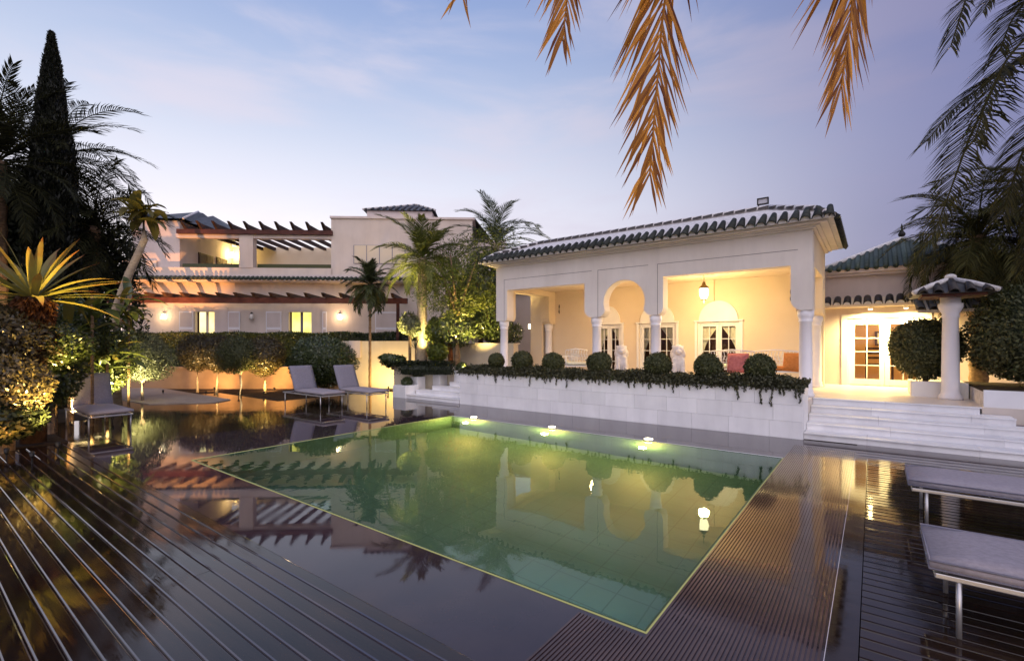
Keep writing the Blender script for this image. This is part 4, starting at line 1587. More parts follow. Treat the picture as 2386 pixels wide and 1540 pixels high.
# ------------------------------------------------------------------ planter planting
bx = [(-7.9, .25), (-7.05, .30), (-6.14, .32), (-4.90, .33), (-3.56, .31), (-2.57, .31), (-1.66, .30)]
nm_ = ('first', 'second', 'third', 'fourth', 'fifth', 'sixth', 'seventh')
for i, (x, r) in enumerate(bx):
    t_ = thing('box_ball', (x, 9.72, .84), nm_[i] + ' clipped box ball from the left on the white planter wall', 'shrub', 'box balls on the planter wall')
    crown('foliage', (x, 9.72, 1.15 + .02 * math.sin(i * 2.3)), (r * .88, r * .88, r * .88 * (.94 + .07 * math.sin(i * 1.7))), 3600, .046, M['l_box'], 40 + i, t_, .84, .09, .86, .5, out=.8)
    MB().tube([(x, 9.72, .82), (x, 9.72, 1.0)], .025, 6).build('stem', M['bark'], t_)
# ivy carpet and hanging strands
rg = np.random.default_rng(7)
n = 30000
P = np.stack([rg.uniform(-8.85, -.90, n), rg.uniform(9.22, 10.08, n), np.zeros(n)], 1)
hgt = .06 + .10 * rg.uniform(0, 1, n) ** 1.0 * (1 + .5 * np.sin(P[:, 0] * 5.1) * np.sin(P[:, 0] * 2.3 + 1))
edge_ = np.clip((P[:, 1] - 9.22) / .15, .25, 1)
P[:, 2] = .83 + hgt * edge_ + .05 * rg.normal(size=n) * .5
Dv = rg.normal(size=(n, 3)) * .7 + np.array([0, -.3, .5])
o = put('ivy', leaf_mesh('ivy', P, Dv, .055, M['l_ivy'], .6, 3))
o['kind'] = 'stuff'
tag(o, 'dark ivy ground cover along the top of the white planter wall', 'ivy')
rgp = random.Random(12)
Pl, Dl = [], []
x = -8.8
while x < -.92:
    Ls = rgp.choice((.03, .05, .08, .11, .14, .20)) * rgp.uniform(.6, 1.3)
    if -1.75 < x < -1.35:
        Ls *= 2.0
    px_, py_, pz = x, 9.27, .86
    st_ = .012
    for k in range(int(Ls / st_)):
        px_ += rgp.uniform(-.006, .006)
        pz -= st_
        for j in range(2):
            Pl.append((px_ + rgp.uniform(-.016, .016), py_ + rgp.uniform(-.02, .01), pz))
            Dl.append((rgp.uniform(-.5, .5), rgp.uniform(-.5, .1), -1))
    x += rgp.uniform(.03, .12)
o = put('hanging_ivy', leaf_mesh('hanging_ivy', np.array(Pl), np.array(Dl), .042, M['l_ivy'], .5, 5))
o['kind'] = 'stuff'
tag(o, 'dark ivy strands hanging over the face of the white planter wall', 'ivy')

# ------------------------------------------------------------------ terrace furniture and statues
def lion(x, y, z, label):
    q = MB()
    q.sphere((0, 0, .30), (.17, .20, .30))
    q.sphere((0, .10, .18), (.20, .22, .19))
    q.sphere((0, -.05, .46), (.15, .15, .17))
    q.sphere((0, -.08, .66), (.155, .135, .155))
    q.sphere((0, -.02, .60), (.18, .13, .17))
    q.sphere((0, -.20, .62), (.075, .08, .065))
    q.sphere((-.12, -.04, .76), (.04, .03, .035))
    q.sphere((.12, -.04, .76), (.04, .03, .035))
    q.sphere((0, -.02, .56), (.20, .16, .21))
    for s in (-1, 1):
        q.tube([(s * .09, -.12, .45), (s * .10, -.19, .22), (s * .10, -.22, .02)], [.075, .06, .055], 10)
        q.sphere((s * .10, -.26, .03), (.06, .09, .04))
        q.sphere((s * .17, .0, .06), (.075, .17, .07))
    q.box(-.25, .25, -.36, .32, -.30, .0)
    o_ = q.build('lion_statue', M['stone'], None)
    rm_ = o_.modifiers.new('remesh', 'REMESH')
    rm_.mode = 'VOXEL'
    rm_.voxel_size = .016
    rm_.use_smooth_shade = True
    o_.location = (x, y, z)
    o_.rotation_euler = (0, 0, R(25))
    o_.scale = (.92, .92, .92)
    return tag(o_, label, 'statue', 'seated lion statues')


lion(-5.20, 11.55, TZ + .27, 'white stone seated lion statue beside the left glazed door')
lion(-3.75, 11.55, TZ + .27, 'white stone seated lion statue between the middle and right doors')


def iron_chair(x, y, rz, label, w=.6, cush=None, cat='chair', name='garden_chair'):
    c = thing(name, (x, y, TZ), label, cat, local=True, rz=rz)
    for sx in (-1, 1):
        for yy in (-.25, .25):
            MB().tube([(sx * w / 2, yy, 0), (sx * w / 2, yy, .44)], .014, 6).build('leg', M['white'], c)
    MB().box(-w / 2, w / 2, -.28, .28, .42, .45).build('seat', M['white'], c)
    q = MB()
    nb = max(6, int(w / .07))
    for i in range(nb + 1):
        u = -w / 2 + w * i / nb
        q.tube([(u, .27, .45), (u + .02, .30, .62), (u - .02, .32, .78), (u, .33, .86)], .008, 5)
        if i < nb:
            um = u + w / nb / 2
            q.tube([(um + .025 * math.cos(a_), .32 + 0, .70 + .05 * math.sin(a_)) for a_ in [k * math.pi / 4 for k in range(9)]], .006, 4)
    q.tube([(-w / 2, .33, .86), (0, .34, .90), (w / 2, .33, .86)], .016, 6)
    q.tube([(-w / 2, .31, .60), (w / 2, .31, .60)], .010, 6)
    q.build('backrest', M['white'], c, True)
    for sx in (-1, 1):
        MB().tube([(sx * w / 2, -.25, .44), (sx * w / 2, -.24, .64), (sx * w / 2, .0, .68), (sx * w / 2, .31, .66)], .013, 6).build('armrest', M['white'], c, True)
    put('seat_cushion', cushion_mesh(-w / 2 + .02, w / 2 - .02, -.27, .25, .45, .54, M['curtain'] if not cush else cush), c)
    return c


iron_chair(-6.55, 11.6, R(30), 'white wrought iron chair behind the third box ball')
iron_chair(-7.35, 12.3, R(-40), 'white wrought iron chair at the left, deep in the loggia')
iron_chair(-2.65, 12.4, R(180), 'pale garden bench below the right glazed door', .95, None, 'bench', 'garden_bench')
iron_chair(-1.75, 12.0, R(5), 'white wrought iron bench with orange seat beside the right column', 1.0, M['orange'], 'bench', 'garden_bench')
o = put('cushion', cushion_mesh(-.22, .22, -.22, .22, -.09, .09, M['pink'], .2), None, loc=(-2.45, 11.75, 1.16), rot=(R(75), 0, R(8)))
tag(o, 'dusty pink cushion standing between the last two box balls', 'cushion')
o = put('cushion', cushion_mesh(-.2, .2, -.2, .2, -.09, .09, M['orange'], .19), None, loc=(-1.35, 11.8, 1.20), rot=(R(75), 0, R(-12)))
tag(o, 'orange cushion leaning next to the right front column', 'cushion')

# wild vine behind the left opening
vt = thing('climbing_vine', (-9.4, 12.6, 0), 'bare twisting vine stem behind the left arcade bay', 'vine')
MB().tube([(-10.1, 12.4, 1.5), (-9.9, 12.5, 1.9), (-9.7, 12.55, 2.3), (-9.55, 12.6, 2.8), (-9.5, 12.6, 3.3)], [.06, .05, .045, .035, .02], 7).build('stem', M['bark'], vt, True)
MB().tube([(-9.9, 12.5, 1.9), (-10.0, 12.5, 2.4), (-10.05, 12.5, 2.9), (-10.0, 12.5, 3.3)], [.04, .035, .03, .018], 7).build('stem', M['bark'], vt, True)
t_ = thing('shrub', (-10.2, 12.9, 1.4), 'dark leafy shrub behind the left front column', 'shrub')
crown('foliage', (-10.1, 12.75, 1.95), (.75, .55, .55), 2600, .10, M['l_mid'], 61, t_, .3, .3)
MB().tube([(-10.1, 12.75, 1.3), (-10.1, 12.75, 1.8)], .04, 6).build('stem', M['bark'], t_)

# ------------------------------------------------------------------ right hand garden
def shrub(name, c, rad, n, size, m, seed, label, hullk=.8, inner=.75, amp=.18, cat='shrub', group=None, aspect=.5, zb=0):
    t2 = thing(name, (c[0], c[1], zb), label, cat, group)
    crown('foliage', c, rad, n, size, M[m], seed, t2, inner, amp, hullk, aspect)
    MB().tube([(c[0], c[1], zb), (c[0], c[1], c[2])], .05, 6).build('stem', M['bark'], t2)
    return t2


shrub('round_shrub', (.85, 12.75, 1.52), (.62, .52, .60), 14000, .055, 'l_box', 71, 'large round clipped shrub before the lit french door', zb=TZ, amp=.12)
shrub('hedge_shrub', (2.35, 12.2, 1.65), (1.05, .85, 1.0), 16000, .065, 'l_box', 72, 'dark hedge bush right of the tiled column', zb=.8)
shrub('hedge_shrub', (3.9, 11.9, 1.55), (1.1, .8, .95), 12000, .065, 'l_box', 73, 'dark hedge bush at the right picture edge', zb=.8)
# palms on the right
palm('date_palm', (1.75, 13.75, .5), 3.35, 'drooping green palm behind the tiled column', 54, 1.9, M['l_palmright'], 5, .55, .017, (.15, .13), e_hi=75, e_lo=-50, droop=95, nl=56, hang=1.0, bark='bark')
palm('date_palm', (2.75, 13.6, .5), 4.0, 'taller green palm at the right edge behind the hedge', 50, 2.0, M['l_palmright'], 6, .55, .017, (.16, .13), e_hi=75, e_lo=-50, droop=95, nl=56, hang=1.0, bark='bark')
# near palm right of the frame: its fronds reach in
rg2 = random.Random(31)
tx, ty = plan(7.6, 6.2)
rp = thing('feather_palm', (tx, ty, 0), 'dark feather palm reaching in from the right edge', 'palm')
MB().tube([(tx, ty, 0), (tx, ty, 5.3)], [.2, .15], 14).build('trunk', M['bark'], rp, True)
top = (tx, ty, 5.4)
fr = [
    [top, px3(2440, 6.1, 95), px3(2330, 6.0, 170), px3(2255, 5.9, 330), px3(2205, 5.8, 470), px3(2170, 5.8, 560)],
    [top, px3(2500, 6.3, 60), px3(2400, 6.2, 130), px3(2300, 6.1, 190), px3(2215, 6.1, 260), px3(2160, 6.1, 330)],
    [top, px3(2520, 6.0, 170), px3(2450, 6.0, 240), px3(2380, 6.0, 360), px3(2335, 6.0, 500)],
    [top, px3(2560, 5.6, 0), px3(2450, 5.4, -60), px3(2330, 5.3, -60), px3(2250, 5.2, 0), px3(2215, 5.2, 110)],
    [top, px3(2560, 6.5, -30), px3(2460, 6.6, -80), px3(2390, 6.6, -60), px3(2320, 6.6, -20), px3(2290, 6.6, 30)],
    [top, px3(2500, 5.6, 40), px3(2420, 5.5, 60), px3(2350, 5.4, 130), px3(2300, 5.4, 230), px3(2270, 5.4, 330)],
    [top, px3(2540, 5.8, -20), px3(2450, 5.7, -30), px3(2390, 5.7, 0), px3(2350, 5.6, 60), px3(2330, 5.6, 120)],
    [top, px3(2560, 7.0, 200), px3(2470, 7.1, 330), px3(2420, 7.1, 470), px3(2390, 7.1, 620)],
]
for i, p in enumerate(fr):
    q = MB()
    frond_geo(q, p, 130, .66, .017, 62, .35, .18, (.026, .006), rg2, .1, .3)
    q.build('frond', M['l_palmnear'], rp)

# ------------------------------------------------------------------ dead fronds of the palm over the terrace edge
cpx, cpy = plan(1.9, -1.9)
dp = thing('feather_palm', (cpx, cpy, 0), 'palm overhead with withered orange fronds hanging into the top', 'palm')
MB().tube([(cpx, cpy, 0), (cpx, cpy, 5.2)], [.22, .16], 14).build('trunk', M['bark'], dp, True)
top = (cpx, cpy, 5.3)


def dead(pxs, D, n, ll, w, sides=(1, 1), spread=30, turn=.3):
    a, b_ = pxs[0], pxs[-1]
    p0 = Vector(px3(a[0], D, a[1]))
    pts_ = [Vector(top), Vector(top).lerp(p0, .5) + Vector((0, 0, .9)), p0 + Vector((0, 0, .55)) + (Vector(top) - p0) * .10] + [Vector(px3(x_, D, y_)) for x_, y_ in pxs]
    q = MB()
    frond_geo(q, pts_, n, ll, w, spread, .12, .35, (.022, .006), rg2, 0.0, .12, sides, .45, (CA * .95 - SA * turn, SA * .95 + CA * turn, 0), True)
    q.build('dead_frond', M['l_dead'], dp)


dead([(1550, -60), (1538, 120), (1524, 280), (1514, 410)], 3.1, 118, .66, .023, (1.05, .8), 35)
dead([(1335, -150), (1326, -20), (1310, 95)], 3.2, 100, .60, .021, (1.0, .6), 32)
dead([(1995, -110), (1984, 30), (1968, 140), (1960, 205)], 3.1, 112, .64, .022, (1.05, .85), 35)
dead([(1085, -170), (1080, -80), (1074, -5)], 3.3, 50, .45, .020, (1, .9), 42)
dead([(780, -190), (774, -90), (768, -15)], 3.4, 36, .35, .018, (.6, .5), 25)

# ------------------------------------------------------------------ middle garden
qp = P3(-2.95, 15.5, 0)
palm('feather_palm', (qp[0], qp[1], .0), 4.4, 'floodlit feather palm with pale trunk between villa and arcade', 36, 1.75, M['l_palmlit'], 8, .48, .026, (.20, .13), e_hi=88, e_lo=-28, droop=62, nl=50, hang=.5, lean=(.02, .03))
bp2 = P3(-.6, 17.5, 0)
palm('feather_palm', (bp2[0], bp2[1], 0), 5.3, 'tall dark palm rising behind the arcade roof', 32, 2.2, M['l_palmmix'], 9, .5, .024, (.16, .12), e_hi=88, e_lo=-10, droop=85, nl=44, hang=.4)
# raised bed round the palm
bd = thing('raised_bed', (qp[0], qp[1], 0), 'raised planting bed round the floodlit palm', 'planter', rz=YAW, local=True)
MB().box(-.75, 1.2, -.6, 1.2, 0, .90).build('bed_wall', M['gardenwall'], bd)
MB().box(-.7, 1.15, -.55, 1.15, .90, .95).build('earth', M['soil'], bd)


def tree(name, loc, h, c, rad, n, size, m, seed, label, trunk=.05, bark='bark', inner=.3, amp=.35, hullk=0, group=None, aspect=.45, limbs=5, clumps=None, cat='tree'):
    t2 = thing(name, loc, label, cat, group)
    rr = random.Random(seed)
    cc = Vector(c)
    base = Vector(loc)
    fork = base.lerp(Vector((c[0], c[1], c[2] - rad[2] * .8)), 1)
    q = MB()
    q.tube([base, base.lerp(fork, .5) + Vector((rr.uniform(-.03, .03), rr.uniform(-.03, .03), 0)), fork], [trunk * 1.25, trunk, trunk * .85], 10)
    for k in range(limbs):
        a_ = k * 2 * math.pi / limbs + rr.uniform(-.3, .3)
        e_ = Vector((c[0] + rad[0] * .6 * math.cos(a_), c[1] + rad[1] * .6 * math.sin(a_), c[2] + rad[2] * rr.uniform(-.1, .6)))
        q.tube([fork, fork.lerp(e_, .5) + Vector((0, 0, .06)), e_], [trunk * .6, trunk * .4, trunk * .15], 6)
    q.build('trunk', M[bark], t2, True)
    crown('crown', c, rad, n, size, M[m], seed, t2, inner, amp, hullk, aspect)
    return t2


# clipped ball trees in the lawn bed (plan X from the picture)
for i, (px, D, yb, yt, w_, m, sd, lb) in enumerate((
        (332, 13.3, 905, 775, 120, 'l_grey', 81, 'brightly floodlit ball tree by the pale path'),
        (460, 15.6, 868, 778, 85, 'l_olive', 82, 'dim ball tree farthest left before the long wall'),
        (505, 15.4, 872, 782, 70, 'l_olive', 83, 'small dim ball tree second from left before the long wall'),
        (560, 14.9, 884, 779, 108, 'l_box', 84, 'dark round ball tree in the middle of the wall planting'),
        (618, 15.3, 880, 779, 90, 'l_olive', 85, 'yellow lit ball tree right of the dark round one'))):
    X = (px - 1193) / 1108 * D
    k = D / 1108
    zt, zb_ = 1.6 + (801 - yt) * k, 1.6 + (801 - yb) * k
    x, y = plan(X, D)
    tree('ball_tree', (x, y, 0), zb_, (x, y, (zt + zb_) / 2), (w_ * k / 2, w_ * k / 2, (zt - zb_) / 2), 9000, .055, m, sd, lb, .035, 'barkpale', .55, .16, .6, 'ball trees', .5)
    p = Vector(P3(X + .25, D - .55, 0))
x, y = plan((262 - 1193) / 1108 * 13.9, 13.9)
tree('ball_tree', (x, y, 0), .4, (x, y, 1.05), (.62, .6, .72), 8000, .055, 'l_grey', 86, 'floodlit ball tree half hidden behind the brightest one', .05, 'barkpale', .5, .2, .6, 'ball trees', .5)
sx, sy = plan((748 - 1193) / 1108 * 15.2, 15.2)
shrub('round_shrub', (sx, sy, 1.0), (1.05, 1.0, .86), 15000, .07, 'l_mid', 87, 'big dark green round shrub behind the left lounger', amp=.2)
# hedge on the villa side
hx, hy_ = plan(-9.2, 17.7)
hd = thing('hedge', (hx, hy_, 0), 'long clipped hedge before the villa ground floor', 'hedge', rz=YAW, local=True)
rg = np.random.default_rng(77)
n = 26000
n = 42000
f_ = 0
P = np.stack([rg.uniform(-6.6, 6.2, n), rg.uniform(.35, 1.1, n), rg.uniform(.6, 2.0, n)], 1)
f_ = rg.integers(0, 3, n)
P[f_ == 0, 1] = .35 + rg.normal(0, .03, (f_ == 0).sum())
P[f_ == 1, 2] = 1.98 + rg.normal(0, .03, (f_ == 1).sum()) + .03 * np.sin(P[f_ == 1, 0] * 3)
put('foliage', leaf_mesh('foliage', P, rg.normal(size=(n, 3)) + np.array([0, -.3, .3]), .07, M['l_mid'], .5, 4), hd)
MB().box(-6.6, 6.2, .42, 1.1, 0, 1.93).build('hedge_core', M['l_dark'], hd)
# slender tree before the tower
sx, sy = plan((862 - 1193) / 1108 * 16.6, 16.6)
palm('slender_palm', (sx, sy, 0), 3.75, 'slender palm with straight orange lit trunk before the villa tower', 30, 1.05, M['l_palmmix'], 90, .36, .03, (.05, .04), e_hi=85, e_lo=-45, droop=80, nl=34, hang=.7, bark='bark')
# dense trees left of the arcade
sx, sy = plan((1120 - 1193) / 1108 * 16.5, 16.5)
tree('broad_tree', (sx, sy, 0), 2.5, (sx, sy, 3.1), (1.0, 1.0, 1.75), 12000, .12, 'l_mid', 91, 'dense dark tree standing against the left end of the arcade', .12, 'bark', .3, .35, 0, None, .4, 7)
sx, sy = plan((1065 - 1193) / 1108 * 15.2, 15.2)
tree('broad_tree', (sx, sy, 0), 2.0, (sx, sy, 3.6), (1.25, 1.1, 1.45), 9000, .12, 'l_lime', 92, 'olive brown feathery tree right of the floodlit palm', .10, 'bark', .2, .45, 0, None, .2, 7)
sx, sy = plan((1048 - 1193) / 1108 * 15.6, 15.6)
tree('small_tree', (sx + .05, sy, .3), 1.6, (sx, sy, 2.1), (1.05, .9, .62), 6000, .095, 'l_mid', 93, 'small spreading tree with slanting trunk right of the palm base', .09, 'barkred', .2, .4, 0, None, .45, 6)
# lit planting at the foot of the palm
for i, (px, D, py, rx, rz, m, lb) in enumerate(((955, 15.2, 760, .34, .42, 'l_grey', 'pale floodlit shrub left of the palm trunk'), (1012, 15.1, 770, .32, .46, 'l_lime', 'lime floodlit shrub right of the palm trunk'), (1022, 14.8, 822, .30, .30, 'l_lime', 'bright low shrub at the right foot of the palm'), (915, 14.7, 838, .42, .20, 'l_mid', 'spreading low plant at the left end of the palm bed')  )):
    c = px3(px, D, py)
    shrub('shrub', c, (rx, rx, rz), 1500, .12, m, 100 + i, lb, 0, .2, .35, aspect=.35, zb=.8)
# dracaena fans
for i, (px, D, py, s_) in enumerate(((968, 14.8, 812, .46), (1015, 14.7, 808, .4))):
    c = px3(px, D, py)
    t2 = thing('spiky_plant', (c[0], c[1], .95), ('dark spiky plant left of the palm trunk', 'dark spiky plant right of the palm trunk')[i], 'plant')
    lm = MB()
    lm.add([(0, -.02, 0), (0, .02, 0), (.5, .025, .05), (.5, -.025, .05), (1, 0, -.08)], [(0, 1, 2, 3), (3, 2, 4)])
    me = lm.mesh('leaf', M['l_dark'])
    rr = random.Random(i)
    for k in range(16):
        o = put('leaf', me, t2, loc=c)
        o.rotation_euler = (0, R(-rr.uniform(-10, 75)), R(k * 137.5))
        o.scale = (s_, s_, s_)
    MB().tube([(c[0], c[1], .9), c], .02, 6).build('stem', M['bark'], t2)
# low dark edging hedge of the bed, pot plants
for i, (x, y, z, r) in enumerate(((-11.2, 9.95, .66, .17), (-10.75, 10.45, .80, .19), (-10.1, 10.75, .86, .2), (-11.2, 9.5, .44, .18))):
    shrub('pot_shrub', (x, y, z), (r, r, r * .9), 1400, .05, 'l_mid', 120 + i, ('small round bush on the lowest white plinth', 'small round bush on the middle white plinth', 'small round bush on the highest white plinth', 'small bush on the low white stone block')[i], .7, .6, .1, zb=z - r * .8)
c0, c1 = px3(938, 14.5, 853), px3(1050, 14.5, 853)
eh = thing('edging_hedge', (c0[0], c0[1], .7), 'low dark edging hedge in front of the palm bed', 'hedge')
rg = np.random.default_rng(9)
n = 6000
f_ = rg.uniform(0, 1, n)
P = np.stack([c0[0] + (c1[0] - c0[0]) * f_, c0[1] + (c1[1] - c0[1]) * f_, np.zeros(n)], 1) + np.stack([rg.normal(0, .12, n), rg.normal(0, .12, n), .92 + rg.uniform(-.25, .16, n)], 1)
put('foliage', leaf_mesh('foliage', P, rg.normal(size=(n, 3)) + np.array([0, 0, .5]), .06, M['l_dark'], .5, 4), eh)
MB().tube([(c0[0], c0[1], .82), (c1[0], c1[1], .82)], .16, 8).build('hedge_core', M['l_dark'], eh)

# ------------------------------------------------------------------ left jungle
def cypress(px, D, ytop, w, seed, label):
    X = (px - 1193) / 1108 * D
    x, y = plan(X, D)
    zt = 1.6 + (801 - ytop) * D / 1108
    t2 = thing('cypress_tree', (x, y, 0), label, 'cypress', 'dark cypresses')
    rg_ = np.random.default_rng(seed)
    n_ = 36000
    h_ = rg_.uniform(.04, 1, n_) ** .9
    ang = rg_.uniform(0, 2 * np.pi, n_)
    lob = 1 + .12 * np.sin(ang * 5 + h_ * 9) + .10 * np.sin(ang * 3 - h_ * 23) + .06 * np.sin(h_ * 60 + ang * 2)
    prof = np.minimum(1, (1 - h_) * 2.1) ** .8 * w * (.75 + .25 * np.sin(np.minimum(h_ * 3, 1.57)))
    r_ = prof * lob * np.sqrt(rg_.uniform(.55, 1.05, n_)) + .02
    P_ = np.stack([x + r_ * np.cos(ang), y + r_ * np.sin(ang), .2 + h_ * (zt - .2)], 1)
    D_ = np.stack([np.cos(ang) * .35, np.sin(ang) * .35, np.ones(n_)], 1) + rg_.normal(0, .25, (n_, 3))
    put('crown', leaf_mesh('crown', P_, D_, .12, M['l_cypress'], .3, seed), t2)
    q = MB()
    q.tube([(x, y, .1), (x, y, zt * .45), (x, y, zt * .75), (x, y, zt * .93)], [w * .7, w * .72, w * .42, w * .08], 10)
    q.build('trunk', M['l_cypress'], t2)


cypress(120, 11.0, 78, .46, 5, 'dark pointed cypress rising highest at the left')
lp_ = P3((-10 - 1193) / 1108 * 10.4, 10.4, 0)
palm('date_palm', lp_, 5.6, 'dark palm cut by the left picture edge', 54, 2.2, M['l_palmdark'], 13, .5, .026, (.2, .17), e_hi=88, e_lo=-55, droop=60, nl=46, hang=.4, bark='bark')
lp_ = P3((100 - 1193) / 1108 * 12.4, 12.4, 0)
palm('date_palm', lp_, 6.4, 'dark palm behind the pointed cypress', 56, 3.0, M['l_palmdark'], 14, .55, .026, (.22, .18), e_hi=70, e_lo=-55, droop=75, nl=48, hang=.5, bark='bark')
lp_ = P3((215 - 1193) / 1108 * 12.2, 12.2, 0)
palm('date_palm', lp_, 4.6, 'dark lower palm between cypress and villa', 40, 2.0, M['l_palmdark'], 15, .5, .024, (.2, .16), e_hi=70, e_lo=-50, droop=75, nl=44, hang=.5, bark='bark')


def big_leaf(L, w, m, bend=.5, fold=.25):
    """broad lance shaped blade with a raised midrib fold"""
    q = MB()
    ns = 9
    vs_ = []
    e = .0
    p = Vector((0, 0, 0))
    for i in range(ns + 1):
        f_ = i / ns
        a_ = -bend * f_ ** 1.6
        ww = w * (math.sin(math.pi * min(1, f_ * .93 + .07)) ** .7) * .5 if i < ns else .002
        vs_ += [tuple(p + Vector((0, -ww, ww * fold))), tuple(p), tuple(p + Vector((0, ww, ww * fold)))]
        p = p + Vector((math.cos(a_), 0, math.sin(a_))) * (L / ns)
    fs = []
    for i in range(ns):
        for k in (0, 1):
            fs.append((i * 3 + k, i * 3 + k + 1, (i + 1) * 3 + k + 1, (i + 1) * 3 + k))
    q.add(vs_, fs)
    return q.mesh('leaf', m, True)


# floodlit yucca with shaggy trunk
yc = px3(78, 7.6, 700)
yx, yy_, yz = yc
yu = thing('yucca', (yx, yy_, 0), 'floodlit yellow yucca rosette on a shaggy orange trunk', 'yucca')
MB().tube([(yx, yy_, 0), (yx, yy_, yz * .6), (yx, yy_, yz + .05)], [.16, .16, .21], 14).build('trunk', M['barkdark'], yu, True)
rg_ = np.random.default_rng(3)
n = 1500
ang = rg_.uniform(0, 6.28, n)
zz = rg_.uniform(1.5, yz, n)
P = np.stack([yx + .22 * np.cos(ang), yy_ + .22 * np.sin(ang), zz], 1)
put('trunk_fibre', leaf_mesh('trunk_fibre', P, np.stack([np.cos(ang), np.sin(ang), -1.2 + 0 * ang], 1) + rg_.normal(0, .4, (n, 3)), .15, M['l_husk'], .28, 2), yu, kind='stuff')
rr = random.Random(8)
lv = [big_leaf(1.45, .16, M['l_yucca'], .25), big_leaf(1.4, .12, M['l_yucca'], .6), big_leaf(1.6, .075, M['l_yucca'], .35)]
for k in range(42):
    f_ = k / 41
    o = put('leaf', lv[k % 3], yu, loc=(yx, yy_, yz + .02))
    el = 80 - 84 * f_ ** .62 + rr.uniform(-7, 7)
    o.rotation_euler = (Matrix.Rotation(R(k * 137.5 + rr.uniform(-12, 12)), 3, 'Z') @ Matrix.Rotation(R(-el), 3, 'Y')).to_euler()
    s_ = rr.uniform(.66, .98)
    o.scale = (s_, s_, s_)

# banana like tree
bx_ = px3(318, 11.0, 560)
bn = thing('banana_tree', (bx_[0], bx_[1], 0), 'broad leaved banana tree with crooked trunk before the villa', 'tree')
b0 = px3(272, 11.0, 720)
MB().tube([(b0[0], b0[1], 0), b0, px3(300, 11, 640), px3(336, 11, 560), px3(334, 11, 500)], [.12, .10, .085, .07, .05], 10).build('trunk', M['barkpale'], bn, True)
lvb = [big_leaf(.80, .26, M['l_banana'], 1.3, .35), big_leaf(.62, .20, M['l_banana'], .8, .4)]
tb = Vector(px3(328, 11, 495))
for k in range(26):
    o = put('leaf', lvb[k % 2], bn, loc=tb + Vector((rr.uniform(-.18, .18), rr.uniform(-.18, .18), rr.uniform(-.25, .12))))
    o.rotation_euler = (Matrix.Rotation(R(k * 137.5), 3, 'Z') @ Matrix.Rotation(R(-(70 - 105 * k / 25)), 3, 'Y')).to_euler()
    s_ = rr.uniform(.6, 1.0)
    o.scale = (s_, s_, s_)
lvc = [big_leaf(.9, .2, M['l_lime'], 1.1, .35), big_leaf(.75, .17, M['l_mid'], .9, .4), big_leaf(1.0, .16, M['l_banana'], 1.3, .3)]
for j, (px, D, py, nl_) in enumerate(((215, 9.2, 690, 22), (300, 10.4, 690, 20), (130, 8.6, 770, 20), (250, 9.8, 800, 20))):
    c = px3(px, D, py)
    t2 = thing('broadleaf_plant', (c[0], c[1], 0), ('broad leaved plant right of the yucca', 'broad leaved plant hanging over the floodlit ball tree', 'broad leaved plant low under the yucca', 'broad leaved plant between the deck lounger and the ball tree')[j], 'plant')
    MB().tube([(c[0], c[1], 0), c], .025, 8).build('stem', M['bark'], t2, True)
    for k in range(nl_):
        o = put('leaf', lvc[k % 3], t2, loc=(c[0] + rr.uniform(-.2, .2), c[1] + rr.uniform(-.2, .2), c[2] - rr.uniform(0, .7)))
        o.rotation_euler = (Matrix.Rotation(R(k * 137.5 + j * 40), 3, 'Z') @ Matrix.Rotation(R(-(75 - 85 * k / nl_)), 3, 'Y')).to_euler()
        s_ = rr.uniform(.5, 1.0)
        o.scale = (s_, s_, s_)
# shrub mass
for j, (px, D, py, rx, rz, n_, sz, m_, lb) in enumerate((
        (165, 9.4, 790, .85, .75, 9000, .085, 'l_mid', 'glossy leafy shrub below the yucca rosette'),
        (18, 7.3, 790, .55, .50, 6000, .07, 'l_olive', 'orange lit shrub at the left edge under the yucca'),
        (225, 10.2, 850, .75, .60, 8000, .08, 'l_mid', 'bright leafy shrub left of the floodlit ball tree'),
        (25, 7.1, 905, .55, .48, 6500, .065, 'l_olive', 'brown low shrub at the left edge beside the deck'),
        (120, 8.3, 880, .50, .50, 6000, .07, 'l_mid', 'glossy shrub behind the left deck lounger'),
        (100, 7.9, 800, .60, .45, 6500, .075, 'l_mid', 'leafy shrub hiding the foot of the yucca'),
        (10, 6.9, 985, .45, .30, 2400, .10, 'l_dark', 'dark ground shrub at the left end of the timber deck'),
        (60, 11.5, 600, 1.5, 1.9, 12000, .15, 'l_dark', 'dense dark thicket behind the yucca'),
        (190, 12.5, 650, 1.2, 1.8, 12000, .15, 'l_dark', 'dense dark thicket between yucca and villa')  )):
    c = px3(px, D, py)
    shrub('shrub', c, (rx, rx, rz), n_, sz, m_, 140 + j, lb, 0, .2, .4, aspect=.45)
# forked floodlit trunk and terracotta ball
c = px3(95, 8.9, 955)
fk = thing('forked_trunk', (c[0], c[1], 0), 'yellow floodlit forked tree trunk behind the deck lounger', 'tree trunk')
MB().tube([(c[0], c[1], 0), px3(93, 8.9, 940)], [.13, .11], 10).build('trunk', M['barkpale'], fk, True)
MB().tube([px3(93, 8.9, 945), px3(115, 8.95, 915), px3(145, 9.0, 870)], [.08, .06, .05], 8).build('limb', M['barkpale'], fk, True)
MB().tube([px3(93, 8.9, 945), px3(75, 8.95, 910), px3(60, 9.0, 860)], [.08, .06, .05], 8).build('limb', M['barkpale'], fk, True)
# ------------------------------------------------------------------ garden spotlights
def XD(px, D):
    return (px - 1193) / 1108 * D


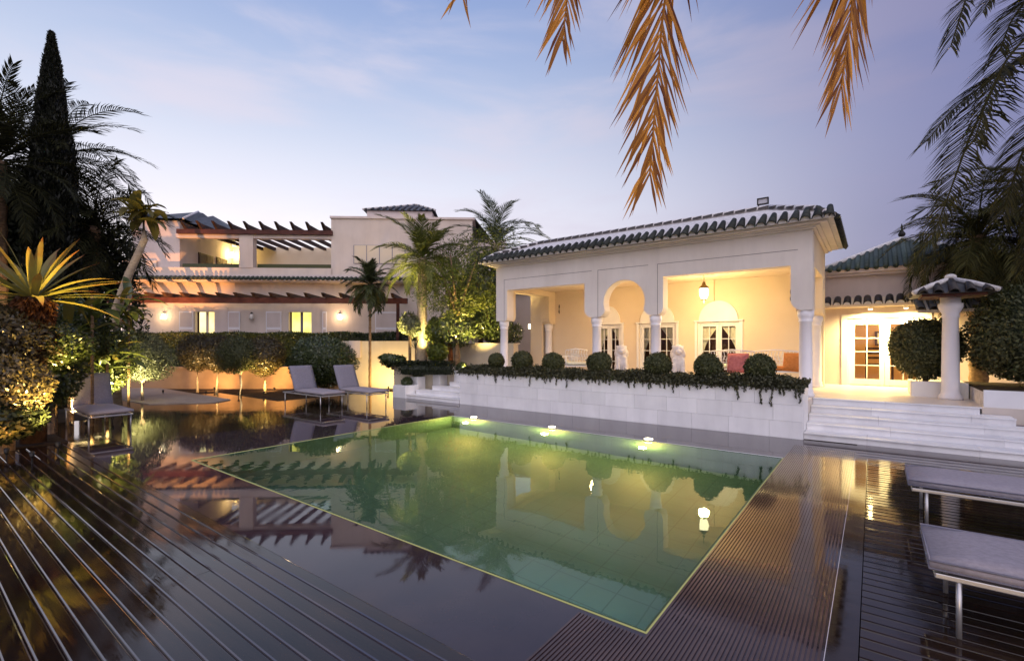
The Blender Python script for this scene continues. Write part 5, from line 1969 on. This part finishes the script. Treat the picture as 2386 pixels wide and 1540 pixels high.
uplight(XD(135, 6.9), 6.9, .03, (yx, yy_, yz + .45), 900, 'garden spotlight at the foot of the yucca', (1, .68, .20), 75)
uplight(XD(15, 6.5), 6.5, .03, px3(40, 7.3, 780), 32, 'garden spotlight at the left edge shrubs', (1, .38, .08), 100)
uplight(XD(200, 9.0), 9.0, .0, px3(185, 9.7, 740), 420, 'garden spotlight behind the left deck lounger', (1, .74, .28), 95)
uplight(XD(100, 8.4), 8.4, .0, px3(100, 8.9, 880), 120, 'garden spotlight at the forked trunk', (1, .66, .18), 90)
uplight(XD(300, 12.4), 12.4, .0, px3(322, 13.2, 850), 330, 'garden spotlight under the brightest ball tree', (1, .84, .42), 95)
uplight(XD(285, 10.0), 10.0, .0, px3(320, 11, 520), 330, 'garden spotlight aimed at the banana tree', (1, .62, .20), 50)
uplight(XD(480, 14.6), 14.6, .0, px3(480, 15.5, 850), 150, 'garden spotlight under the leftmost dim ball trees', (1, .60, .22), 110)
uplight(XD(556, 14.3), 14.3, .0, px3(560, 14.9, 900), 30, 'garden spotlight under the dark round ball tree', (1, .8, .45), 110)
uplight(XD(615, 14.6), 14.6, .0, px3(618, 15.3, 860), 220, 'garden spotlight under the yellow lit ball tree', (1, .66, .18), 110)
uplight(XD(905, 16.2), 16.2, .0, px3(890, 17.2, 840), 120, 'garden spotlight washing the low garden wall', (1, .66, .22), 150)
uplight(XD(974, 15.0), 15.0, .96, (qp[0], qp[1], 4.3), 90, 'garden spotlight at the left foot of the palm', (1, .78, .26), 80)
uplight(XD(1020, 14.75), 14.75, 1.02, px3(1005, 15.1, 790), 260, 'garden spotlight among the lime shrubs', (1, .88, .42), 110)
uplight(XD(640, 16.0), 16.0, .0, px3(600, 17, 870), 90, 'garden spotlight washing the long wall behind the ball trees', (1, .50, .16), 160)
uplight(XD(500, 16.0), 16.0, .0, px3(480, 17, 870), 70, 'garden spotlight at the left part of the long wall', (1, .50, .16), 160)
uplight(XD(380, 15.0), 15.0, .0, px3(385, 20, 570), 2200, 'garden spotlight aimed at the left end of the villa', (1, .42, .12), 50)
uplight(XD(1180, 12.2), 12.2, .6, (-10.5, 15.4, 2.4), 420, 'garden spotlight behind the left arcade column', (1, .62, .24), 110)
uplight(.6, -.9, .02, P3(1.0, 3.0, 4.0), 130, 'garden spotlight behind the viewpoint under the overhead palm', (1, .62, .18), 120)
uplight(XD(262, 9.7), 9.7, .0, px3(250, 10.4, 780), 330, 'garden spotlight between the deck lounger and the bright shrub', (1, .80, .34), 100)
uplight(XD(75, 6.3), 6.3, .03, px3(85, 7.9, 820), 30, 'garden spotlight at the left end of the timber deck', (1, .60, .18), 95)
uplight(XD(1085, 14.4), 14.4, .57, px3(1090, 16, 640), 1300, 'garden spotlight before the dense dark tree', (1, .72, .24), 90)
uplight(XD(993, 15.05), 15.05, .96, (qp[0] + .1, qp[1] + .1, 4.6), 420, 'garden spotlight at the right foot of the palm aimed at its crown', (1, .80, .26), 75)
uplight(XD(904, 15.3), 15.3, .0, (qp[0], qp[1], 4.75), 4200, 'garden spotlight on the ground left of the palm bed', (1, .80, .26), 36)
uplight(XD(165, 8.9), 8.9, .0, px3(150, 10.5, 560), 900, 'garden spotlight aimed into the dark palms behind the yucca', (1, .56, .18), 60)
